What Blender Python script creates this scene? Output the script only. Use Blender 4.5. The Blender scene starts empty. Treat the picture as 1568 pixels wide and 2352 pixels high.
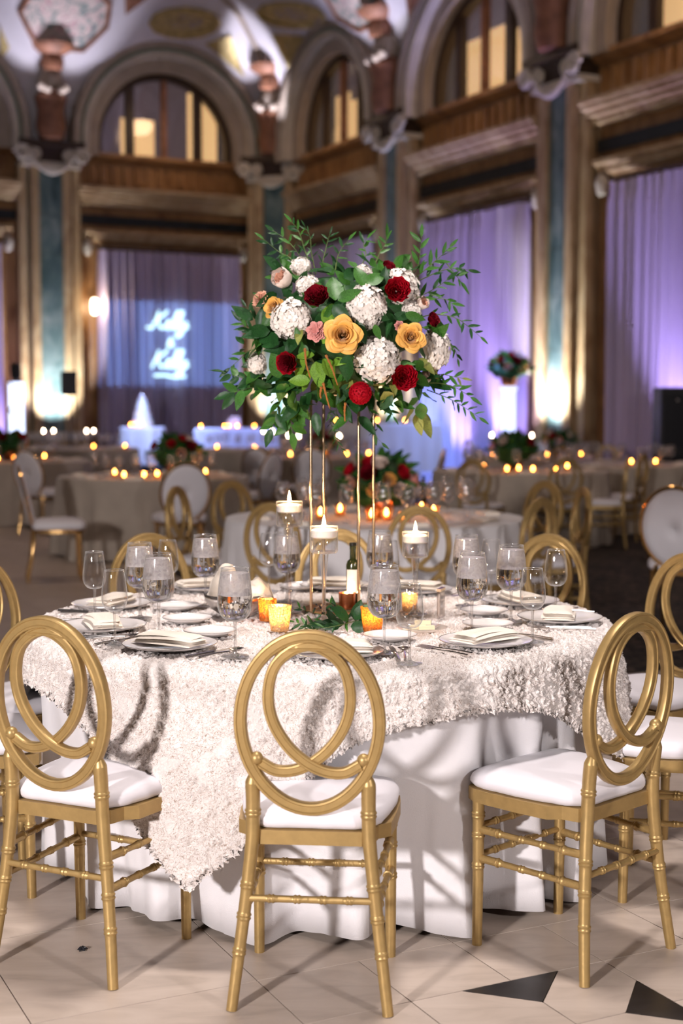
import bpy, math, random
import numpy as np
from mathutils import Vector, Matrix, Euler, noise as mnoise
random.seed(7); rng = np.random.default_rng(7)
R_ = math.radians; PI = math.pi
sc = bpy.context.scene
col = sc.collection

# ------------------------------------------------------------------ camera
CAM_H = 1.465
PITCH = 4.31
cd = bpy.data.cameras.new('camera'); cam = bpy.data.objects.new('camera', cd); col.objects.link(cam)
cam.location = (0, 0, CAM_H); cam.rotation_euler = (R_(90 - PITCH), 0, 0)
cd.sensor_fit = 'VERTICAL'; cd.sensor_height = 36.0; cd.sensor_width = 24.0; cd.lens = 50.0
cd.clip_end = 200
cd.dof.use_dof = True; cd.dof.focus_distance = 4.0; cd.dof.aperture_fstop = 2.2
sc.camera = cam
# ------------------------------------------------------------------ world, exposure
sc.view_settings.view_transform = 'Standard'; sc.view_settings.look = 'None'
sc.view_settings.gamma = 1.0; sc.view_settings.use_curve_mapping = False
sc.view_settings.exposure = 0.0
w = bpy.data.worlds.new('hall_ambience'); sc.world = w; w.use_nodes = True
bgn = w.node_tree.nodes['Background']
bgn.inputs[0].default_value = (0.60, 0.47, 0.44, 1); bgn.inputs[1].default_value = 0.085
sc.cycles.max_bounces = 7; sc.cycles.transparent_max_bounces = 24; sc.cycles.transmission_bounces = 6
sc.cycles.diffuse_bounces = 2; sc.cycles.glossy_bounces = 3
sc.cycles.use_adaptive_sampling = True; sc.cycles.adaptive_threshold = .10; sc.cycles.adaptive_min_samples = 14
sc.cycles.sample_clamp_indirect = 4.0; sc.cycles.sample_clamp_direct = 0.0

def light(name, kind, loc, power, color=(1, 1, 1), size=0.3, aim=None, spot=None, blend=0.5, size_y=None):
    l = bpy.data.lights.new(name, kind); l.energy = power; l.color = color
    if kind == 'AREA':
        l.size = size
        if size_y: l.shape = 'RECTANGLE'; l.size_y = size_y
        else: l.shape = 'DISK'
    else: l.shadow_soft_size = size
    if spot: l.spot_size = R_(spot); l.spot_blend = blend
    o = bpy.data.objects.new(name, l); col.objects.link(o); o.location = loc
    if aim is not None:
        o.rotation_euler = (Vector(aim) - Vector(loc)).to_track_quat('-Z', 'Y').to_euler()
    return o
# the photographer's two flashes on stands, one behind each shoulder
KEY = light('flash_key', 'AREA', (-3.3, -1.9, 2.30), 490, (1.0, 0.925, 0.925), 0.38, (0.1, 4.6, 0.85))
FIL = light('flash_second', 'AREA', (4.2, -1.3, 3.0), 165, (1.0, 0.925, 0.925), 0.45, (0.1, 4.6, 0.85))
# unseen soft light added overhead to brighten the table top
TOP = light('table_top_fill', 'AREA', (.2, 4.3, 8.6), 42, (1.0, .90, .87), 1.3, (-.05, 4.5, .7)); TOP.data.spread = R_(46)

# ------------------------------------------------------------------ material helpers
MATS = {}
def mat(name, base=(.8, .8, .8), rough=.5, metal=0., spec=.5, emit=None, estr=0., var=0., vscale=8., bump=0., bscale=60., sss=0., sheen=0., coat=0., trans=0., ior=1.45, aniso=None):
    m = bpy.data.materials.new(name); m.use_nodes = True; nt = m.node_tree
    b = nt.nodes['Principled BSDF']
    b.inputs['Base Color'].default_value = (*base, 1); b.inputs['Roughness'].default_value = rough
    b.inputs['Metallic'].default_value = metal; b.inputs['Specular IOR Level'].default_value = spec
    b.inputs['IOR'].default_value = ior
    if trans: b.inputs['Transmission Weight'].default_value = trans
    if sheen: b.inputs['Sheen Weight'].default_value = sheen
    if coat: b.inputs['Coat Weight'].default_value = coat; b.inputs['Coat Roughness'].default_value = .1
    if sss:
        b.inputs['Subsurface Weight'].default_value = sss; b.inputs['Subsurface Radius'].default_value = (.01, .006, .004)
        b.inputs['Subsurface Scale'].default_value = .5
    if emit: b.inputs['Emission Color'].default_value = (*emit, 1); b.inputs['Emission Strength'].default_value = estr
    tc = nt.nodes.new('ShaderNodeTexCoord')
    if var:
        n = nt.nodes.new('ShaderNodeTexNoise'); n.inputs['Scale'].default_value = vscale; n.inputs['Detail'].default_value = 6
        nt.links.new(tc.outputs['Object'], n.inputs['Vector'])
        r = nt.nodes.new('ShaderNodeValToRGB'); r.color_ramp.elements[0].position = .3; r.color_ramp.elements[1].position = .7
        r.color_ramp.elements[0].color = (*[c * (1 - var) for c in base], 1); r.color_ramp.elements[1].color = (*[min(1, c * (1 + var)) for c in base], 1)
        nt.links.new(n.outputs['Fac'], r.inputs['Fac']); nt.links.new(r.outputs['Color'], b.inputs['Base Color'])
    if bump:
        n2 = nt.nodes.new('ShaderNodeTexNoise'); n2.inputs['Scale'].default_value = bscale; n2.inputs['Detail'].default_value = 4
        nt.links.new(tc.outputs['Object'], n2.inputs['Vector'])
        bp = nt.nodes.new('ShaderNodeBump'); bp.inputs['Strength'].default_value = bump; bp.inputs['Distance'].default_value = .01
        nt.links.new(n2.outputs['Fac'], bp.inputs['Height']); nt.links.new(bp.outputs['Normal'], b.inputs['Normal'])
    MATS[name] = m
    return m
def nodes_of(m): return m.node_tree.nodes, m.node_tree.links, m.node_tree.nodes['Principled BSDF']

def thin_glass(name, tint=(1, 1, 1), rough=0.02, base_refl=.075, edge=.95, edge_white=.5, power=1.7):
    """clear thin-walled glass: sees straight through, mirrors towards grazing angles, where mixed-in white stands in for gathered light"""
    m = bpy.data.materials.new(name); m.use_nodes = True; nt = m.node_tree; nt.nodes.clear(); N = nt.nodes.new; L = nt.links.new
    out = N('ShaderNodeOutputMaterial'); mix = N('ShaderNodeMixShader'); mx2 = N('ShaderNodeMixShader')
    tr = N('ShaderNodeBsdfTransparent'); tr.inputs[0].default_value = (*tint, 1)
    gl = N('ShaderNodeBsdfGlossy'); gl.inputs['Roughness'].default_value = rough
    tl = N('ShaderNodeBsdfTranslucent'); tl.inputs[0].default_value = (*[.9 * c for c in tint], 1); df = N('ShaderNodeBsdfDiffuse'); df.inputs[0].default_value = (*[.85 * c for c in tint], 1)
    hz = N('ShaderNodeMixShader'); hz.inputs[0].default_value = .5; L(tl.outputs[0], hz.inputs[1]); L(df.outputs[0], hz.inputs[2])
    L(gl.outputs[0], mx2.inputs[1]); L(hz.outputs[0], mx2.inputs[2])
    lw = N('ShaderNodeLayerWeight'); lw.inputs['Blend'].default_value = .5
    pw = N('ShaderNodeMath'); pw.operation = 'POWER'; pw.inputs[1].default_value = power; L(lw.outputs['Facing'], pw.inputs[0])
    mp = N('ShaderNodeMapRange'); mp.inputs['To Min'].default_value = base_refl; mp.inputs['To Max'].default_value = edge; L(pw.outputs[0], mp.inputs['Value'])
    p3 = N('ShaderNodeMath'); p3.operation = 'MULTIPLY'; p3.inputs[1].default_value = edge_white * 1.3; L(pw.outputs[0], p3.inputs[0]); L(p3.outputs[0], mx2.inputs[0])
    L(mp.outputs['Result'], mix.inputs['Fac']); L(tr.outputs[0], mix.inputs[1]); L(mx2.outputs[0], mix.inputs[2])
    L(mix.outputs[0], out.inputs['Surface']); MATS[name] = m
    return m

def marble(name, c0, c1, c2, scale=3., rough=.25, vein=.5):
    m = mat(name, c0, rough); N, L, b = nodes_of(m)
    tc = [n for n in N if n.type == 'TEX_COORD'][0]
    n1 = N.new('ShaderNodeTexNoise'); n1.inputs['Scale'].default_value = scale; n1.inputs['Detail'].default_value = 8; n1.inputs['Distortion'].default_value = 1.2
    mp = N.new('ShaderNodeMapping'); mp.inputs['Scale'].default_value = (1, 3.2, 1); mp.inputs['Rotation'].default_value = (0, 0, .6)
    L.new(tc.outputs['Object'], mp.inputs['Vector']); L.new(mp.outputs['Vector'], n1.inputs['Vector'])
    r = N.new('ShaderNodeValToRGB'); e = r.color_ramp.elements
    e[0].position = .30; e[0].color = (*c2, 1); e[1].position = .72; e[1].color = (*c1, 1)
    k = r.color_ramp.elements.new(.48); k.color = (*c0, 1)
    L.new(n1.outputs['Fac'], r.inputs['Fac']); L.new(r.outputs['Color'], b.inputs['Base Color'])
    return m

# ------------------------------------------------------------------ mesh builder
class MB:
    def __init__(s): s.v = []; s.f = []; s.mi = []; s.cur = 0
    def add(s, vs, fs):
        o = len(s.v); s.v += [tuple(float(c) for c in p) for p in vs]
        for f in fs: s.f.append(tuple(o + i for i in f)); s.mi.append(s.cur)
    def box(s, c, d, rz=0., taper=1.0):
        x, y, z = [a / 2 for a in d]; vs = []
        for sz in (-1, 1):
            k = taper if sz > 0 else 1
            for sx, sy in ((-1, -1), (1, -1), (1, 1), (-1, 1)):
                X, Y = sx * x * k, sy * y * k
                vs.append((c[0] + X * math.cos(rz) - Y * math.sin(rz), c[1] + X * math.sin(rz) + Y * math.cos(rz), c[2] + sz * z))
        s.add(vs, [(3, 2, 1, 0), (4, 5, 6, 7), (0, 1, 5, 4), (1, 2, 6, 5), (2, 3, 7, 6), (3, 0, 4, 7)])
        return s
    def lathe(s, prof, n=24, c=(0, 0, 0), close=False, sx=1., sy=1.):
        vs = []; fs = []; m = len(prof)
        for r, z in prof:
            for i in range(n):
                a = 2 * PI * i / n; vs.append((c[0] + r * sx * math.cos(a), c[1] + r * sy * math.sin(a), c[2] + z))
        for j in range(m - 1 + (1 if close else 0)):
            for i in range(n):
                a, b = j * n + i, j * n + (i + 1) % n; k = ((j + 1) % m) * n
                fs.append((a, b, k + (i + 1) % n, k + i))
        if not close:
            if prof[0][0] > 1e-5: fs.append(tuple(range(n - 1, -1, -1)))
            if prof[-1][0] > 1e-5: fs.append(tuple((m - 1) * n + i for i in range(n)))
        s.add(vs, fs); return s
    def tube(s, pts, rad, n=8, closed=False, caps=True):
        P = [Vector(p) for p in pts]; m = len(P)
        if not hasattr(rad, '__len__'): rad = [rad] * m
        prof = [(math.cos(2 * PI * i / n), math.sin(2 * PI * i / n)) for i in range(n)]
        s.sweep(P, [[(a * r, b * r) for a, b in prof] for r in rad], closed, caps); return s
    def sweep(s, P, profs, closed=False, caps=True, up=None):
        P = [Vector(p) for p in P]; m = len(P); n = len(profs[0]); vs = []; fs = []
        T = []
        for i in range(m):
            a = P[(i - 1) % m] if (closed or i > 0) else P[i]; b = P[(i + 1) % m] if (closed or i < m - 1) else P[i]
            T.append((b - a).normalized())
        if up is None:
            nrm = T[0].orthogonal().normalized(); frames = []
            for i in range(m):
                nrm = (nrm - T[i] * nrm.dot(T[i])).normalized(); frames.append((nrm.copy(), T[i].cross(nrm)))
        else:
            U = Vector(up); frames = []
            for i in range(m):
                q = U - T[i] * U.dot(T[i]); q.normalize(); frames.append((q.cross(T[i]).normalized() * 1.0, q))
        for i in range(m):
            A, B = frames[i]
            for a, b in profs[i]: vs.append(P[i] + A * a + B * b)
        for j in range(m if closed else m - 1):
            k = (j + 1) % m
            for i in range(n): fs.append((j * n + i, j * n + (i + 1) % n, k * n + (i + 1) % n, k * n + i))
        if caps and not closed: fs.append(tuple(range(n - 1, -1, -1))); fs.append(tuple((m - 1) * n + i for i in range(n)))
        s.add(vs, fs); return s
    def sphere(s, c, r, n=12, m=8, sz=1.):
        prof = [(max(1e-6, r * math.sin(PI * j / m)), -r * sz * math.cos(PI * j / m)) for j in range(m + 1)]
        s.lathe(prof, n, c); return s
    def grid(s, pts, nu, nv, closeu=False):
        fs = []
        for i in range(nu if closeu else nu - 1):
            for j in range(nv - 1):
                a = i * nv + j; b = ((i + 1) % nu) * nv + j; fs.append((a, b, b + 1, a + 1))
        s.add(pts, fs); return s
    def extrude(s, poly, z0, z1):
        n = len(poly); vs = [(x, y, z0) for x, y in poly] + [(x, y, z1) for x, y in poly]
        s.add(vs, [tuple(range(n - 1, -1, -1)), tuple(range(n, 2 * n))] + [(i, (i + 1) % n, n + (i + 1) % n, n + i) for i in range(n)]); return s
    def xform(s, M, start=0):
        for i in range(start, len(s.v)): s.v[i] = tuple(M @ Vector(s.v[i]))
        return s
    def mesh(s, name, mats, smooth=True, fix=True, angle=40):
        me = bpy.data.meshes.new(name); me.from_pydata(s.v, [], s.f)
        if not isinstance(mats, (list, tuple)): mats = [mats]
        for m in mats: me.materials.append(MATS[m] if isinstance(m, str) else m)
        if len(mats) > 1: me.polygons.foreach_set('material_index', s.mi)
        if fix:
            import bmesh
            bm = bmesh.new(); bm.from_mesh(me); bmesh.ops.recalc_face_normals(bm, faces=bm.faces); bm.to_mesh(me); bm.free()
        if smooth:
            me.polygons.foreach_set('use_smooth', [True] * len(me.polygons))
            if angle: me.set_sharp_from_angle(angle=R_(angle))
        me.update(); return me
    def build(s, name, mats, parent=None, smooth=True, fix=True, angle=40):
        return link(name, s.mesh(name, mats, smooth, fix, angle), parent)

def link(name, data, parent=None, loc=None, rot=None, scale=None):
    o = bpy.data.objects.new(name, data); col.objects.link(o)
    if parent is not None: o.parent = parent
    if loc is not None: o.location = loc
    if rot is not None: o.rotation_euler = rot
    if scale is not None: o.scale = scale if hasattr(scale, '__len__') else (scale,) * 3
    return o
def empty(name, loc=(0, 0, 0), rz=0.):
    o = bpy.data.objects.new(name, None); col.objects.link(o); o.location = loc; o.rotation_euler = (0, 0, rz); o.empty_display_size = .1
    return o
def tag(o, label, cat, group=None, kind=None):
    o['label'] = label; o['category'] = cat
    if group: o['group'] = group
    if kind: o['kind'] = kind
    return o
def struct(o, label=None):
    o['kind'] = 'structure'
    if label: o['label'] = label
    return o
KIDS = {}
def kids(o):
    return [c for c in bpy.data.objects if c.parent == o]
def copy_tree(o, parent=None):
    c = o.copy(); col.objects.link(c); c.parent = parent
    for ch in o.children: copy_tree(ch, c)
    return c
class Proto:
    """first use places the built thing itself, later uses place copies"""
    def __init__(s, root): s.root = root; s.used = False
    def put(s, loc, rz=0., label=None, group=None, scale=None):
        o = s.root if not s.used else copy_tree(s.root); s.used = True
        o.location = loc; o.rotation_euler = (0, 0, rz)
        if label: o['label'] = label
        if group: o['group'] = group
        if scale: o.scale = (scale,) * 3
        return o

# measured photograph points -> places in the hall
F_PX = 3267.; TH = R_(PITCH)
def ray(x, y):
    a, b = (x - 784) / F_PX, (y - 1176) / F_PX
    return Vector((a, math.cos(TH) - b * math.sin(TH), -math.sin(TH) - b * math.cos(TH)))
def on_z(x, y, z):
    d = ray(x, y); t = (z - CAM_H) / d.z; return Vector((0, 0, CAM_H)) + d * t
def on_y(x, y, Y):
    d = ray(x, y); return Vector((0, 0, CAM_H)) + d * (Y / d.y)
def smooth_path(P, n):
    """Catmull-Rom through points, n samples"""
    P = [Vector(p) for p in P]; Q = [P[0] * 2 - P[1]] + P + [P[-1] * 2 - P[-2]]; out = []
    for k in range(n):
        t = k / (n - 1) * (len(P) - 1); i = min(int(t), len(P) - 2); u = t - i
        a, b, c, d = Q[i], Q[i + 1], Q[i + 2], Q[i + 3]
        out.append(.5 * ((2 * b) + (c - a) * u + (2 * a - 5 * b + 4 * c - d) * u * u + (3 * b - a - 3 * c + d) * u ** 3))
    return out

# ------------------------------------------------------------------ materials
mat('gold_paint', (.44, .295, .115), .40, .5, .5, var=.08, vscale=40)
mat('gold_metal', (.80, .50, .20), .16, 1.0)
mat('rod_gold', (.88, .66, .42), .22, 1.0)
mat('vinyl_white', (.74, .71, .745), .55, sheen=.1, bump=.05, bscale=30)
mat('white_cloth', (.80, .775, .79), .8, sheen=.2, bump=.12, bscale=300)
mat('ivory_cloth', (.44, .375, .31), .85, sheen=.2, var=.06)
mat('napkin', (.86, .77, .66), .75, sheen=.2, bump=.1, bscale=200)
mat('china', (.84, .80, .78), .12, spec=.6)
mat('silver_rim', (.80, .77, .75), .28, 1.0)
mat('steel', (.72, .69, .67), .16, 1.0)
mat('wax', (.92, .86, .80), .5, sss=.6)
mat('flame', (1, .7, .3), .5, emit=(1.0, .62, .25), estr=55)
mat('flame_far', (1, .6, .3), .5, emit=(1.0, .56, .26), estr=60)
mat('flame_pale', (1, .8, .6), .5, emit=(1.0, .74, .52), estr=40)
mat('wick', (.03, .02, .02), .9)
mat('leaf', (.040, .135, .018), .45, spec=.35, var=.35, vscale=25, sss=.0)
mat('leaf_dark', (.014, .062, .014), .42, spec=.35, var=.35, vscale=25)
mat('leaf_light', (.14, .28, .025), .48, spec=.35, var=.3, vscale=25)
mat('leaf_olive', (.22, .24, .05), .5, var=.3, vscale=25)
mat('stem', (.10, .15, .04), .6)
mat('rose_red', (.44, .004, .016), .6, spec=.2, var=.2, vscale=30)
mat('rose_dark', (.20, .003, .012), .6, spec=.2, var=.25, vscale=30)
mat('rose_yellow', (.82, .42, .085), .5, sheen=.2, var=.08, vscale=20)
mat('rose_cream', (.86, .70, .60), .5, sheen=.2)
mat('rose_peach', (.82, .42, .28), .5, sheen=.2)
mat('pink', (.78, .34, .30), .6, sheen=.2, var=.15, vscale=40)
mat('hydrangea_white', (.86, .78, .70), .6, sheen=.2, var=.07, vscale=30)
mat('orange_tassel', (.42, .15, .035), .8, bump=.6, bscale=400)
mat('berry', (.008, .008, .012), .3)
mat('wood', (.32, .16, .06), .55, var=.3, vscale=20)
mat('bottle_glass', (.028, .034, .008), .08, spec=.6, coat=.6)
mat('bottle_cap', (.012, .012, .008), .3)
mat('paper', (.82, .76, .72), .7)
mat('print', (.55, .50, .48), .8)
mat('black', (.012, .012, .016), .5)
mat('black_gloss', (.010, .010, .014), .25)
mat('butter', (.85, .74, .50), .5, sss=.3)
thin_glass('glass')
thin_glass('glass_solid', base_refl=.22, edge=.95, edge_white=.45, power=1.3)
thin_glass('glass_far', base_refl=.08, edge=.9, rough=.08, edge_white=.5)
thin_glass('acrylic', (.95, .9, .86), base_refl=.08)
m = thin_glass('glass_gold', (1.0, .74, .42), rough=.12, base_refl=.10, edge=.5)
# water: clear refracting body
mat('water', (1.0, 1.0, 1.0), .0, trans=1.0, ior=1.33)
thin_glass('water_clear', (.97, .97, .98), base_refl=.07, edge=.8, edge_white=.2)
def ice_water(name):
    m = bpy.data.materials.new(name); m.use_nodes = True; nt = m.node_tree; nt.nodes.clear(); N = nt.nodes.new
    out = N('ShaderNodeOutputMaterial'); mix = N('ShaderNodeMixShader'); add = N('ShaderNodeMixShader')
    tr = N('ShaderNodeBsdfTransparent'); tl = N('ShaderNodeBsdfTranslucent'); df = N('ShaderNodeBsdfDiffuse'); gl = N('ShaderNodeBsdfGlossy')
    tl.inputs[0].default_value = (.82, .79, .80, 1); df.inputs[0].default_value = (.82, .78, .79, 1); gl.inputs['Roughness'].default_value = .06
    tc = N('ShaderNodeTexCoord'); no = N('ShaderNodeTexNoise'); no.inputs['Scale'].default_value = 55; no.inputs['Distortion'].default_value = 1.5
    r = N('ShaderNodeValToRGB'); r.color_ramp.elements[0].position = .3; r.color_ramp.elements[0].color = (.36, .36, .36, 1); r.color_ramp.elements[1].position = .75; r.color_ramp.elements[1].color = (.70, .70, .70, 1)
    nt.links.new(tc.outputs['Object'], no.inputs['Vector']); nt.links.new(no.outputs['Fac'], r.inputs['Fac'])
    a = N('ShaderNodeMixShader'); a.inputs[0].default_value = .5
    nt.links.new(tl.outputs[0], a.inputs[1]); nt.links.new(df.outputs[0], a.inputs[2])
    nt.links.new(r.outputs['Color'], mix.inputs[0]); nt.links.new(tr.outputs[0], mix.inputs[1]); nt.links.new(a.outputs[0], mix.inputs[2])
    add.inputs[0].default_value = .07; nt.links.new(mix.outputs[0], add.inputs[1]); nt.links.new(gl.outputs[0], add.inputs[2])
    nt.links.new(add.outputs[0], out.inputs['Surface']); MATS[name] = m
ice_water('ice_water')
def mercury(name, base, glow):
    """speckled mercury glass lit from inside by its tealight: part silvered, part see-through"""
    m = mat(name, base, .22, .75); N, L, b = nodes_of(m)
    tc = [n for n in N if n.type == 'TEX_COORD'][0]
    v = N.new('ShaderNodeTexNoise'); v.inputs['Scale'].default_value = 190; v.inputs['Detail'].default_value = 3
    L.new(tc.outputs['Object'], v.inputs['Vector'])
    r = N.new('ShaderNodeValToRGB'); r.color_ramp.elements[0].position = .40; r.color_ramp.elements[0].color = (.25, .25, .25, 1); r.color_ramp.elements[1].position = .58; r.color_ramp.elements[1].color = (.92, .92, .92, 1)
    L.new(v.outputs['Fac'], r.inputs['Fac'])
    tl = N.new('ShaderNodeBsdfTranslucent'); tl.inputs[0].default_value = (*glow, 1)
    tr = N.new('ShaderNodeBsdfTransparent'); tr.inputs[0].default_value = (*glow, 1); m2 = N.new('ShaderNodeMixShader'); m2.inputs[0].default_value = .30; L.new(tl.outputs[0], m2.inputs[1]); L.new(tr.outputs[0], m2.inputs[2])
    mx = N.new('ShaderNodeMixShader'); out = [n for n in N if n.type == 'OUTPUT_MATERIAL'][0]
    bp = N.new('ShaderNodeBump'); bp.inputs['Strength'].default_value = .7; bp.inputs['Distance'].default_value = .004
    L.new(v.outputs['Fac'], bp.inputs['Height']); L.new(bp.outputs['Normal'], b.inputs['Normal'])
    L.new(r.outputs['Color'], mx.inputs[0]); L.new(b.outputs[0], mx.inputs[1]); L.new(m2.outputs[0], mx.inputs[2]); L.new(mx.outputs[0], out.inputs['Surface'])
    return m
mercury('mercury_pale', (.80, .60, .36), (1.0, .78, .50))
mercury('mercury_amber', (.62, .30, .09), (1.0, .54, .19))
mat('copper', (.60, .22, .10), .25, 1.0)
marble('marble_floor', (.48, .395, .33), (.55, .46, .39), (.39, .32, .265), 3.2, .42)
marble('marble_black', (.014, .012, .012), (.03, .028, .03), (.008, .008, .008), 4, .32)
mat('grout', (.10, .075, .055), .8)
marble('marble_brown', (.31, .155, .060), (.42, .23, .095), (.18, .08, .03), 1.2, .35)
marble('marble_tan', (.44, .30, .165), (.54, .40, .24), (.30, .18, .09), 1.5, .35)
marble('marble_green', (.10, .15, .15), (.26, .30, .29), (.03, .06, .065), 1.1, .25)
mat('marble_dark', (.016, .020, .022), .3, var=.4, vscale=5)
mat('stone_pale', (.62, .55, .46), .6, var=.12, vscale=4)
mat('gilt', (.52, .40, .17), .45, .35, var=.3, vscale=9)
mat('rust', (.26, .11, .06), .6, var=.35, vscale=6)
mat('bronze', (.045, .025, .015), .45)
mat('plaster', (.70, .66, .70), .85, var=.03, vscale=2)
mat('plaster_tan', (.42, .34, .27), .8, var=.1, vscale=4)
mat('moulding_green', (.18, .24, .17), .7)
mat('curtain', (.60, .50, .70), .9, sheen=.3)
mat('lit_room', (.9, .7, .4), .8, emit=(1.0, .62, .27), estr=.80)
mat('lit_room_dim', (.5, .4, .3), .8, emit=(.80, .42, .24), estr=.30)
mat('dusk_glass', (.10, .085, .10), .15, emit=(.32, .23, .25), estr=.20)
mat('lamp_white', (1, 1, 1), .5, emit=(1.0, .88, .62), estr=9)
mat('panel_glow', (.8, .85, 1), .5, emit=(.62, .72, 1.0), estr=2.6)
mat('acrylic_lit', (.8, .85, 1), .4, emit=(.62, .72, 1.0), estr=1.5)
mat('projection_glow', (.8, .95, 1), .5, emit=(.62, .93, 1.0), estr=1.5)  # projected light put into the lettering as its own glow
def carpet():
    m = mat('carpet', (.03, .024, .02), .95); N, L, b = nodes_of(m)
    tc = [n for n in N if n.type == 'TEX_COORD'][0]
    v = N.new('ShaderNodeTexNoise'); v.inputs['Scale'].default_value = 9; v.inputs['Detail'].default_value = 5; v.inputs['Distortion'].default_value = 2
    L.new(tc.outputs['Object'], v.inputs['Vector']); r = N.new('ShaderNodeValToRGB')
    r.color_ramp.elements[0].position = .45; r.color_ramp.elements[0].color = (.010, .009, .009, 1); r.color_ramp.elements[1].position = .62; r.color_ramp.elements[1].color = (.085, .060, .048, 1)
    L.new(v.outputs['Fac'], r.inputs['Fac']); L.new(r.outputs['Color'], b.inputs['Base Color'])
carpet()
def rosette_cloth():
    m = mat('rosette_cloth', (.84, .78, .74), .8, sheen=.3); N, L, b = nodes_of(m)
    tc = [n for n in N if n.type == 'TEX_COORD'][0]
    n1 = N.new('ShaderNodeTexNoise'); n1.inputs['Scale'].default_value = 75; n1.inputs['Detail'].default_value = 2; n1.inputs['Distortion'].default_value = 3.0
    L.new(tc.outputs['UV'], n1.inputs['Vector'])
    n1.inputs['Scale'].default_value = 60
    # thin metallic thread lines where the noise crosses a level
    s = N.new('ShaderNodeMath'); s.operation = 'SUBTRACT'; s.inputs[1].default_value = .5; L.new(n1.outputs['Fac'], s.inputs[0])
    a = N.new('ShaderNodeMath'); a.operation = 'ABSOLUTE'; L.new(s.outputs[0], a.inputs[0])
    lt = N.new('ShaderNodeMath'); lt.operation = 'LESS_THAN'; lt.inputs[1].default_value = .020; L.new(a.outputs[0], lt.inputs[0])
    n2 = N.new('ShaderNodeTexNoise'); n2.inputs['Scale'].default_value = 9; L.new(tc.outputs['UV'], n2.inputs['Vector'])
    g = N.new('ShaderNodeMath'); g.operation = 'GREATER_THAN'; g.inputs[1].default_value = .42; L.new(n2.outputs['Fac'], g.inputs[0])
    mu = N.new('ShaderNodeMath'); mu.operation = 'MULTIPLY'; L.new(lt.outputs[0], mu.inputs[0]); L.new(g.outputs[0], mu.inputs[1])
    cm = N.new('ShaderNodeMix'); cm.data_type = 'RGBA'; cm.inputs['A'].default_value = (.84, .77, .73, 1); cm.inputs['B'].default_value = (.44, .33, .27, 1)
    L.new(mu.outputs[0], cm.inputs['Factor']); L.new(cm.outputs['Result'], b.inputs['Base Color'])
    n3 = N.new('ShaderNodeTexNoise'); n3.inputs['Scale'].default_value = 160; n3.inputs['Detail'].default_value = 3; n3.inputs['Distortion'].default_value = 1.0
    L.new(tc.outputs['UV'], n3.inputs['Vector'])
    bp = N.new('ShaderNodeBump'); bp.inputs['Strength'].default_value = .8; bp.inputs['Distance'].default_value = .006
    L.new(n3.outputs['Fac'], bp.inputs['Height']); L.new(bp.outputs['Normal'], b.inputs['Normal'])
rosette_cloth()
def fresco(name):
    m = mat(name, (.6, .5, .5), .8); N, L, b = nodes_of(m); tc = [n for n in N if n.type == 'TEX_COORD'][0]
    v = N.new('ShaderNodeTexNoise'); v.inputs['Scale'].default_value = 5; v.inputs['Detail'].default_value = 4; v.inputs['Distortion'].default_value = 1.5
    L.new(tc.outputs['Object'], v.inputs['Vector']); r = N.new('ShaderNodeValToRGB'); r.color_ramp.interpolation = 'EASE'
    e = r.color_ramp.elements; e[0].position = .30; e[0].color = (.10, .16, .20, 1); e[1].position = .75; e[1].color = (.32, .08, .14, 1)
    for p, c in ((.42, (.25, .30, .27)), (.5, (.62, .50, .46)), (.58, (.66, .55, .50)), (.66, (.42, .20, .24))):
        k = e.new(p); k.color = (*c, 1)
    L.new(v.outputs['Fac'], r.inputs['Fac']); L.new(r.outputs['Color'], b.inputs['Base Color'])
fresco('fresco')

# ================================================================== THE HALL
PHI = R_(27.5); COR = Vector((-1.44, 31.0, 0))
eL = Vector((-math.cos(PHI), -math.sin(PHI), 0)); eR = Vector((math.sin(PHI), -math.cos(PHI), 0))
BAY = 5.0; Z0 = 6.45; ZC = 6.75; RB = 2.05; VA, VB = 6.5, 4.6
S0 = .66    # the right wall's bays start a little out from the corner
class Wall:
    def __init__(s, a, n, s0=0.): s.a = a; s.n = n; s.s0 = s0
    def pt(s, t, d, z): return COR + s.a * (t + s.s0) + s.n * d + Vector((0, 0, z))
    def at(s, x, y, d):
        """point of the plane at depth d in front of this wall seen at photo pixel x,y -> (along, z)"""
        r = ray(x, y); o = Vector((0, 0, CAM_H)); k = ((COR + s.n * d) - o).dot(s.n) / r.dot(s.n); p = o + r * k
        return (p - COR).dot(s.a) - s.s0, p.z
WL, WR = Wall(eL, eR), Wall(eR, eL, S0)
def wbox(mb, W, t0, t1, d0, d1, z0, z1):
    P = [W.pt(t, d, z) for z in (z0, z1) for t, d in ((t0, d0), (t1, d0), (t1, d1), (t0, d1))]
    mb.add(P, [(3, 2, 1, 0), (4, 5, 6, 7), (0, 1, 5, 4), (1, 2, 6, 5), (2, 3, 7, 6), (3, 0, 4, 7)])
def wprofile(mb, W, t0, t1, prof):
    n = len(prof); P = [W.pt(t, d, z) for t in (t0, t1) for d, z in prof]
    mb.add(P, [tuple(range(n)), tuple(range(2 * n - 1, n - 1, -1))] + [(i, (i + 1) % n, n + (i + 1) % n, n + i) for i in range(n)])
def arch_path(sc_, r, n=28):
    P = [(sc_ - r, Z0)]
    P += [(sc_ - r * math.cos(PI * k / n), ZC + r * math.sin(PI * k / n)) for k in range(n + 1)]
    return P + [(sc_ + r, Z0)]
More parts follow.
